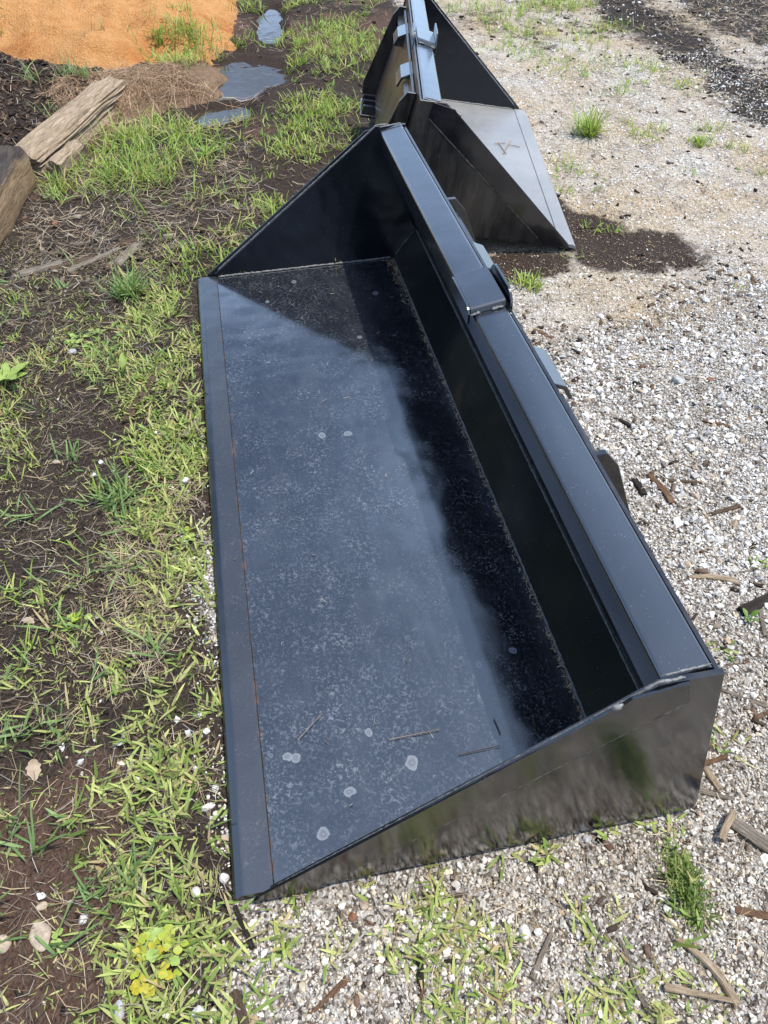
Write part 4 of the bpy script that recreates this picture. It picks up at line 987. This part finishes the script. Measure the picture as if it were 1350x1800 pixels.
for (nm, p0, p1, w_, h_, mt, sd_, lb, kw) in (
    ('stick', (1285, 1450), (1362, 1500), .026, .022, 'grey_wood', 31, 'thick grey weathered stick leaving the right edge beside the pale chip', dict(groove=.2, jag=.4)),
    ('wood_chip', (1284, 1436), (1263, 1481), .015, .010, 'pale_wood', 32, 'short pale upright chip across the thick grey stick', dict(up=.016, jag=.5)),
    ('stick', (1226, 1390), (1308, 1412), .012, .010, 'grey_wood', 33, 'brown stick poking out from under the rear corner of the near bucket', dict(taper=(1, .5))),
    ('stick', (1238, 1352), (1264, 1390), .014, .012, 'pale_wood', 34, 'stubby pale stick just right of the near bucket rear corner', dict()),
    ('stick', (1268, 1214), (1358, 1248), .008, .008, 'grey_wood', 35, 'thin straight stick at the right edge level with the bucket corner', dict()),
    ('driftwood', (1218, 1016), (1296, 1024), .020, .012, 'pale_wood', 36, 'pale gnarled flake of wood on the gravel at the right', dict(bow=.006, taper=(.6, 1), jag=.8)),
    ('wood_chip', (1302, 1078), (1356, 1050), .026, .016, 'black_wood', 37, 'dark ridged chunk of bark at the right edge of the gravel', dict(groove=.25, jag=.6)),
    ('stick', (1335, 1075), (1345, 1120), .010, .008, 'grey_wood', 38, 'short grey stick below the dark chunk of bark', dict()),
    ('split_branch', (1188, 1652), (1296, 1768), .017, .012, 'pale_wood', 39, 'long pale split branch curving to the bottom right corner', dict(bow=.012, taper=(.6, 1), groove=.2)),
    ('split_branch', (1165, 1738), (1284, 1762), .014, .010, 'pale_wood', 40, 'pale splinter crossing the foot of the long split branch', dict(taper=(1, .5), up=.010)),
    ('twig', (1086, 1650), (1110, 1720), .008, .008, 'grey_wood', 41, 'upper part of the grey curved twig at the bottom of the gravel', dict(bow=.004)),
    ('twig', (1110, 1720), (1148, 1800), .010, .009, 'grey_wood', 42, 'lower part of the grey curved twig at the bottom edge', dict()),
    ('stick', (936, 1722), (968, 1640), .012, .010, 'grey_wood', 43, 'short grey stick pointing uphill in the foreground grass', dict(taper=(1, .6))),
    ('wood_chip', (737, 1684), (739, 1735), .013, .010, 'black_wood', 44, 'small black chip in the bare patch of the foreground gravel', dict(jag=.4)),
    ('bark_strip', (546, 1784), (610, 1722), .014, .007, 'red_bark', 45, 'tan strip of bark low in the foreground gravel', dict(taper=(.4, 1), jag=.6)),
    ('stick', (414, 1745), (432, 1812), .018, .014, 'brown_wood', 46, 'brown stick leaving the bottom edge below the bucket corner', dict(groove=.15)),
    ('stick', (414, 1596), (446, 1668), .009, .012, 'black_wood', 47, 'dark stick standing out from under the near corner of the bucket lip', dict(up=.006)),
    ('stick', (1060, 1610), (1075, 1690), .004, .004, 'grey_wood', 48, 'hair thin stalk in the foreground gravel', dict()),
    ('bark_piece', (1115, 845), (1132, 872), .020, .012, 'black_wood', 49, 'black piece of bark in the middle of the white gravel', dict(jag=.6)),
    ('bark_piece', (1140, 835), (1182, 885), .020, .010, 'red_bark', 50, 'reddish strip of bark beside the black piece of bark', dict(jag=.7, bow=.004)),
    ('bark_piece', (1165, 845), (1240, 850), .013, .008, 'brown_wood', 51, 'brown shred of bark pointing right from the reddish strip', dict(taper=(1, .4))),
    ('wood_chip', (940, 582), (972, 596), .018, .008, 'red_bark', 52, 'orange brown chip on the gravel behind the centre bracket', dict(jag=.5)),
    ('bark_piece', (1235, 740), (1285, 752), .012, .007, 'red_bark', 53, 'thin orange bark sliver on the gravel at middle right', dict()),
    ('bark_piece', (1250, 905), (1300, 890), .012, .008, 'brown_wood', 54, 'brown bark sliver near the right edge of the white gravel', dict()),
    ('bark_piece', (1085, 735), (1110, 752), .012, .008, 'black_wood', 55, 'small dark chip on the whitest gravel behind the bucket', dict()),
    ('wood_chip', (1235, 1345), (1278, 1330), .010, .006, 'red_bark', 56, 'reddish chip on the gravel right of the near bucket', dict(jag=.6)),
    ('bark_piece', (1060, 1480), (1075, 1494), .010, .006, 'red_bark', 57, 'tiny orange chip on the bare gravel below the side plate', dict(jag=.5)),
    ('wood_chip', (1290, 1600), (1350, 1612), .014, .010, 'red_bark', 58, 'orange brown stick end at the lower right edge', dict()),
    ('twig', (1290, 1540), (1240, 1640), .004, .004, 'grey_wood', 59, 'thin grey twig lying across the gravel right of the green clump', dict(bow=.008)),
    ):
    stick(nm, p0, p1, w_, h_, mt, sd_, lb, nm.replace('_', ' '), SG, **kw)

# ------------------------------------------------------------------ single stones
def stone(px, py, sx, sy, sz, col, seed, label, group='single stones on the ground', rz=None):
    r = random.Random(seed); bm = bmesh.new(); bmesh.ops.create_icosphere(bm, subdivisions=3, radius=.5)
    for k in range(9):      # knock flat facets off it
        nrm = Vector((r.gauss(0, 1), r.gauss(0, 1), r.gauss(0, 1))).normalized(); d = r.uniform(.30, .44)
        for v in bm.verts:
            e = v.co.dot(nrm)-d
            if e > 0: v.co -= nrm*e*.9
    for v in bm.verts: v.co = Vector((v.co.x*sx*.85, v.co.y*sy*.85, v.co.z*sz*.85))
    sz *= .85
    p = gp(px, py)
    o = bm_obj('stone', bm, col, None, True); o.location = (p[0], p[1], p[2]+sz*.22); o.rotation_euler = (r.uniform(-.2, .2), r.uniform(-.2, .2), r.uniform(0, 3) if rz is None else rz)
    return tag(o, label, 'stone', group)
M['st_tan'] = flat_mat('tan_stone', (.34, .27, .20), .9, .35, 90, .2, .002)
M['st_white'] = flat_mat('white_stone', (.46, .44, .40), .85, .35, 120, .25, .002)
M['st_grey'] = flat_mat('grey_stone', (.33, .33, .33), .85, .4, 120, .25, .002)
M['st_red'] = flat_mat('red_stone', (.20, .095, .055), .85, .4, 90, .25, .002)
for i, (px, py, sx, sy, sz, c, lb) in enumerate((
    (72, 1645, .062, .044, .018, 'st_tan', 'largest flat tan stone on the bare soil at the bottom left'),
    (75, 1595, .018, .022, .014, 'st_tan', 'small pinkish stone just above the flat tan stone'),
    (2, 1662, .034, .040, .016, 'st_tan', 'tan stone cut by the left edge beside the flat tan stone'),
    (147, 1617, .018, .022, .014, 'st_white', 'white pebble right of the flat tan stone'),
    (364, 1420, .016, .036, .014, 'st_white', 'long pale pebble in the grass beside the bucket lip'),
    (380, 1386, .020, .018, .014, 'st_white', 'white stone against the bucket lip above the long pale pebble'),
    (242, 1371, .017, .015, .012, 'st_white', 'white pebble in the moss at the lower left'),
    (210, 1778, .034, .020, .018, 'st_grey', 'grey stone at the bottom edge left of the bucket corner'),
    (350, 1782, .026, .028, .020, 'st_white', 'round pale stone at the bottom edge below the yellow weed'),
    (395, 1545, .020, .022, .016, 'st_white', 'whitish stone tucked under the near end of the lip'),
    (345, 1570, .020, .022, .016, 'st_white', 'white stone in the grass left of the near bucket corner'),
    (128, 620, .030, .028, .018, 'st_grey', 'smooth grey stone among the clover at the left'),
    (272, 568, .022, .018, .016, 'st_tan', 'tan pebble in the soil near the far end of the lip'),
    (275, 670, .018, .018, .014, 'st_white', 'white pebble on the half buried brown board'),
    (243, 680, .020, .018, .014, 'st_tan', 'cream pebble left of the half buried brown board'),
    (278, 762, .024, .024, .018, 'st_white', 'angular white stone below the half buried brown board'),
    (100, 813, .016, .034, .010, 'st_tan', 'flat brownish stone on the dark soil at the left'),
    (1190, 672, .036, .044, .026, 'st_grey', 'largest grey stone on the white gravel behind the bucket'),
    (1249, 668, .024, .026, .016, 'st_red', 'rounded red brown stone right of the largest grey stone'),
    (1110, 640, .024, .030, .018, 'st_white', 'big white stone at the far edge of the coarse gravel'),
    (1205, 735, .020, .026, .014, 'st_white', 'bright white stone on the gravel at middle right'),
    (922, 1640, .024, .028, .018, 'st_white', 'cream angular stone in the foreground gravel'),
    (945, 1640, .016, .018, .014, 'st_white', 'small cream stone touching the cream angular stone'),
    (1172, 1600, .020, .018, .014, 'st_white', 'white stone left of the feathery green clump'),
    (640, 1592, .018, .020, .014, 'st_tan', 'yellowish pebble on the gravel in front of the side plate'),
    (620, 1612, .018, .018, .012, 'st_red', 'red brown pebble on the gravel in front of the side plate'),
    (1030, 1475, .016, .016, .012, 'st_grey', 'bluish grey pebble close to the bottom of the side plate'),
    (96, 395, .030, .034, .020, 'st_red', 'dark red brick bit in the litter below the timber block'),
    )):
    stone(px, py, sx, sy, sz, M[c], 60+i, lb)

# ------------------------------------------------------------------ weeds with separate leaves
def leaf_mesh(name, lob, L_, W_, seed, cup=.15):
    r = random.Random(seed); n_ = 16; V = [(0, 0, 0)]; F_ = []
    for k in range(n_):
        t = k/(n_-1); x = t*L_
        w_ = W_*.5*math.sin(math.pi*min(1, t*.96+.02))**.75*(1+lob*math.sin(t*22+seed))
        z = -cup*L_*(t-.3)**2
        V += [(x, -w_, z+abs(w_)*.25), (x, 0, z), (x, w_, z+abs(w_)*.25)]
    Q = []
    for k in range(n_-1):
        a = 1+3*k; Q += [(a, a+1, a+4, a+3), (a+1, a+2, a+5, a+4)]
    return np_mesh(name, np.array(V), [np.array(Q)])
def leaf_mat(name, c1, c2):
    ma, nt, bs = new_mat(name); n = N(nt)
    c = n.ramp(n.noise(60, 4, .6), (.35, c1), (.65, c2)); n.val(bs.inputs['Base Color'], c)
    bs.inputs['Roughness'].default_value = .5; bs.inputs['Specular IOR Level'].default_value = .35
    out = nt.nodes['Material Output']; tr = nt.nodes.new('ShaderNodeBsdfTranslucent'); ms = nt.nodes.new('ShaderNodeMixShader'); ms.inputs[0].default_value = .3
    n.val(tr.inputs['Color'], c); nt.links.new(bs.outputs[0], ms.inputs[1]); nt.links.new(tr.outputs[0], ms.inputs[2]); nt.links.new(ms.outputs[0], out.inputs[0])
    return ma
M['leaf_light'] = leaf_mat('light_green_leaf', (.24, .34, .07), (.34, .43, .12))
M['leaf_yellow'] = leaf_mat('yellow_leaf', (.34, .33, .03), (.50, .38, .025))
M['leaf_lime'] = leaf_mat('lime_leaf', (.28, .36, .04), (.40, .42, .05))
M['leaf_green'] = leaf_mat('green_leaf', (.10, .20, .035), (.18, .28, .06))
M['leaf_dry'] = leaf_mat('dry_tan_leaf', (.36, .26, .17), (.50, .39, .28))
def weed(px, py, n_, L_, W_, mats_, seed, label, spread=0.0, lob=.1, pitch=(.1, .6), group=None):
    r = random.Random(seed); p = gp(px, py); e = empty('weed', p); tag(e, label, 'weed', group)
    ms = [leaf_mesh('leaf', lob, L_, W_, seed+k) for k in range(3)]
    use = [(m_, mt) for m_ in ms for mt in mats_]; cache = {}
    for k in range(n_):
        m_, mt = r.choice(use); key = (m_.name, mt)
        if key not in cache: c = m_.copy(); c.materials.append(M[mt]); c.polygons.foreach_set('use_smooth', np.ones(len(c.polygons), bool)); cache[key] = c
        o = bpy.data.objects.new('leaf', cache[key]); COL.objects.link(o); o.parent = e
        a = 2*math.pi*k/n_+r.uniform(-.4, .4); s_ = r.uniform(.6, 1.1); d = spread*math.sqrt(r.random())
        o.location = (d*math.cos(a*2.4), d*math.sin(a*2.4), .004+.012*r.random()); o.scale = (s_,)*3
        o.rotation_euler = (r.uniform(-.3, .3), -r.uniform(*pitch), a)
    bm = bmesh.new(); bmesh.ops.create_cone(bm, cap_ends=True, segments=6, radius1=.003, radius2=.0015, depth=.03)
    st_ = bm_obj('stem', bm, M['leaf_green'], e); st_.location = (0, 0, -.002)
    return e
weed(14, 672, 7, .085, .036, ['leaf_light'], 3, 'light green broad leaved weed at the left edge', .004, .12, (.15, .6))
weed(268, 1700, 38, .015, .014, ['leaf_yellow', 'leaf_yellow', 'leaf_yellow', 'leaf_lime', 'leaf_lime'], 5, 'small weed with bright yellow and lime rounded leaves at the bottom', .040, .10, (-.2, .3))
weed(290, 1660, 10, .020, .018, ['leaf_lime', 'leaf_light'], 6, 'lime green sprig just above the bright yellow weed', .028, .10, (-.2, .3))
weed(106, 1657, 6, .014, .013, ['leaf_light'], 7, 'tiny light green sprout beside the flat tan stone', .010, .1, (-.1, .4))
weed(140, 1095, 8, .020, .015, ['leaf_light', 'leaf_lime'], 8, 'tiny weed with yellow green leaves on the dark soil', .018, .1, (.0, .4))
weed(333, 945, 9, .020, .015, ['leaf_light', 'leaf_lime'], 9, 'small lime weed against the middle of the bucket lip', .022, .1, (.0, .5))
weed(362, 277, 12, .055, .020, ['leaf_light', 'leaf_green'], 10, 'leafy low weed below the small puddle', .03, .1, (.2, .8))
weed(143, 605, 18, .026, .016, ['leaf_light', 'leaf_green'], 11, 'low clover like weed beside the smooth grey stone', .05, .1, (.0, .4))
weed(190, 590, 22, .022, .015, ['leaf_green', 'leaf_light'], 12, 'green clover like weed below the upright grass tuft', .06, .1, (.0, .4))
weed(216, 660, 5, .045, .016, ['leaf_light'], 13, 'single upright broad leaf left of the half buried board', .008, .05, (.4, 1.1))
weed(1315, 1092, 5, .020, .010, ['leaf_green'], 14, 'tiny green sprout on the gravel by the right edge', .008, .05, (.3, .9))
# dry leaves
def dry_leaf(px, py, L_, W_, rz, seed, label):
    me = leaf_mesh('dry_leaf', .15, L_, W_, seed, .25); o = link('dry_leaf', me, M['leaf_dry'], smooth=True)
    p = gp(px, py, .005); o.location = p; o.rotation_euler = (.15, -.08, rz); tag(o, label, 'leaf', 'dry fallen leaves')
dry_leaf(62, 1372, .045, .024, .2, 1, 'pale tan dry leaf on the dark soil at the lower left')
dry_leaf(60, 1095, .030, .018, 1.0, 2, 'crumpled dry leaf in the grass at the left')
dry_leaf(1130, 690, .024, .012, .4, 3, 'dry tan leaf on the white gravel behind the bucket')
# feathery green clump on the gravel, lower right
tb_ = Bag(); r = np.random.default_rng(505); c0 = gp(1205, 1562)[:2]
t_ = r.random(150); ax_ = np.array([.085, -.012])
pts = c0+(t_[:, None]-.5)*ax_+r.normal(0, .010, (150, 2))
tufts(tb_, pts, 'clump', (4, 6), .012, .030, .0022, .0040, r, .006, (.1, 1.2), (-.2, .8), .05)
o = tb_.build('green_clump', M['grass']); tag(o, 'dense feathery green clump of weed on the gravel, lower right', 'weed')
for k, (px, py, l_, n_, kd, lb) in enumerate(((1035, 238, .14, 46, 'tall', 'bright green grass tuft right of the dusty bucket'), (928, 504, .06, 20, 'tall', 'small bright grass tuft on the sand behind the near bucket'),
                               (1230, 253, .06, 20, 'tall', 'low bright green tuft on the pale crushed stone at the right'), (228, 520, .11, 30, 'blue', 'upright blue green grass tuft by the splintered plank'), (215, 880, .10, 14, 'blue', 'spreading coarse grass plant on the dark soil left of the bucket'))):
    tb_ = Bag(); c0 = gp(px, py)[:2]
    tufts(tb_, c0+r.normal(0, .018, (n_, 2)), kd, (3, 5), l_*.5, l_, .0032, .0058, r, .008, (.1, .95), (.1, .9), .04)
    o = tb_.build('grass_tuft', M['grass']); tag(o, lb, 'grass tuft', 'single grass tufts')

# ------------------------------------------------------------------ bits lying in the buckets
db = Bag(); r = np.random.default_rng(606)
def crest(n_, x0, x1): 
    x = r.uniform(x0, x1, n_); return np.c_[x, -.646+np.abs(r.normal(0, .0035, n_))]
flo = lambda x, y: np.where(y < -.648, .013+(-.648-y)*1.2, .0125)+x*0
straws(db, crest(600, .1, 1.93), .004, .014, .0008, .0018, STRAW[:1]+STRAW[3:4]+STRAW[5:]+PINE, r, .003, None, flo)
straws(db, np.c_[1.93-np.abs(r.normal(0, .12, 110)), -.645+np.abs(r.normal(0, .012, 110))], .006, .022, .0008, .002, STRAW+PINE, r, .004, None, flo)
straws(db, np.c_[r.uniform(.1, 1.9, 46), r.uniform(-.62, -.10, 46)], .005, .020, .0006, .0012, STRAW, r, .0008, None, flo)
o = db.build('floor_litter', M['straw'], False); tag(o, 'line of dry litter caught along the back of the near bucket floor', 'litter', kind='stuff')
for k, (p0, p1, w_, mt, lb) in enumerate((((806, 1326), (878, 1311), .0014, 'brown_wood', 'orange tipped pine needle sheath on the near bucket floor'), ((868, 1262), (880, 1290), .0016, 'brown_wood', 'short reddish twig on the near bucket floor near the side plate'),
                           ((936, 1260), (943, 1292), .0018, 'brown_wood', 'tiny upright twig nearest the back of the near bucket floor'), ((524, 1300), (566, 1254), .0011, 'pale_wood', 'thin pale straw lying alone on the near bucket floor'), ((684, 1300), (772, 1282), .0013, 'pale_wood', 'white scraped splinter on the near bucket floor'))):
    A, B = g(*p0, .0135), g(*p1, .0135); beam('twig', A, B, w_, w_*.8, M[mt], 80+k, lb, 'twig', 'twigs on the bucket floor', ns=10, nr=8)
# straw lying on the floor of the far bucket (its floor rises towards the back)
def on_b2(px, py):
    d = (px-PW/2)/FPX*AX_R - (py-PH/2)/FPX*AX_U + AX_F
    mw = Matrix.Translation((B2O[0], B2O[1], .001)) @ Matrix.Rotation(B2T, 4, 'Z') @ Matrix.Rotation(R(8.4), 4, 'X')
    nrm = np.array((mw.to_3x3() @ Vector((0, 0, 1)))[:]); o0 = np.array((mw @ Vector((0, 0, .0135)))[:])
    t = ((o0-CAM)@nrm)/(d@nrm); return CAM+t*d
for k, (p0, p1) in enumerate((((870, 252), (888, 251)), ((884, 270), (899, 245)), ((876, 250), (890, 270)), ((895, 254), (914, 258)))):
    beam('straw_stalk', on_b2(*p0), on_b2(*p1), .0035, .002, M['pale_wood'], 90+k, ['longest pale stalk of the little bundle on the far bucket floor', 'pale stalk crossing the bundle on the far bucket floor', 'shortest pale stalk of the bundle on the far bucket floor', 'pale stalk at the near side of the bundle on the far bucket floor'][k], 'straw', 'stalks on the far bucket floor', ns=8, nr=8)

# ------------------------------------------------------------------ row of trees beyond the left of the picture, seen only as reflections
tr = Bag(); r = np.random.default_rng(707); n_ = 9000
az_ = r.uniform(R(28), R(150), n_); top = 6.0+2.5*vnoise(az_*9, az_*0, 3); rad = r.uniform(15, 19, n_)
zc = top*r.random(n_)**.8
V0 = np.c_[rad*np.cos(az_), rad*np.sin(az_), zc]
s_ = r.uniform(.25, .6, n_); d1 = r.normal(0, 1, (n_, 3)); d1 /= np.linalg.norm(d1, axis=1)[:, None]; d2 = np.cross(d1, r.normal(0, 1, (n_, 3))); d2 /= np.linalg.norm(d2, axis=1)[:, None]
V = np.stack([V0-d1*s_[:, None], V0-d2*s_[:, None]*.6, V0+d1*s_[:, None], V0+d2*s_[:, None]*.6], 1).reshape(-1, 3)
tr.add(V, (np.arange(n_)[:, None]*4+np.array([[0, 1, 2, 3]])), None, np.repeat(np.array([[.035, .055, .018]])*(1+(r.random((n_, 1))-.5)*.8), 4, 0))
o = tr.build('tree_line', M['grass'], False); tag(o, 'far wood edge left of the yard, mirrored in the black paint', 'trees', kind='stuff')
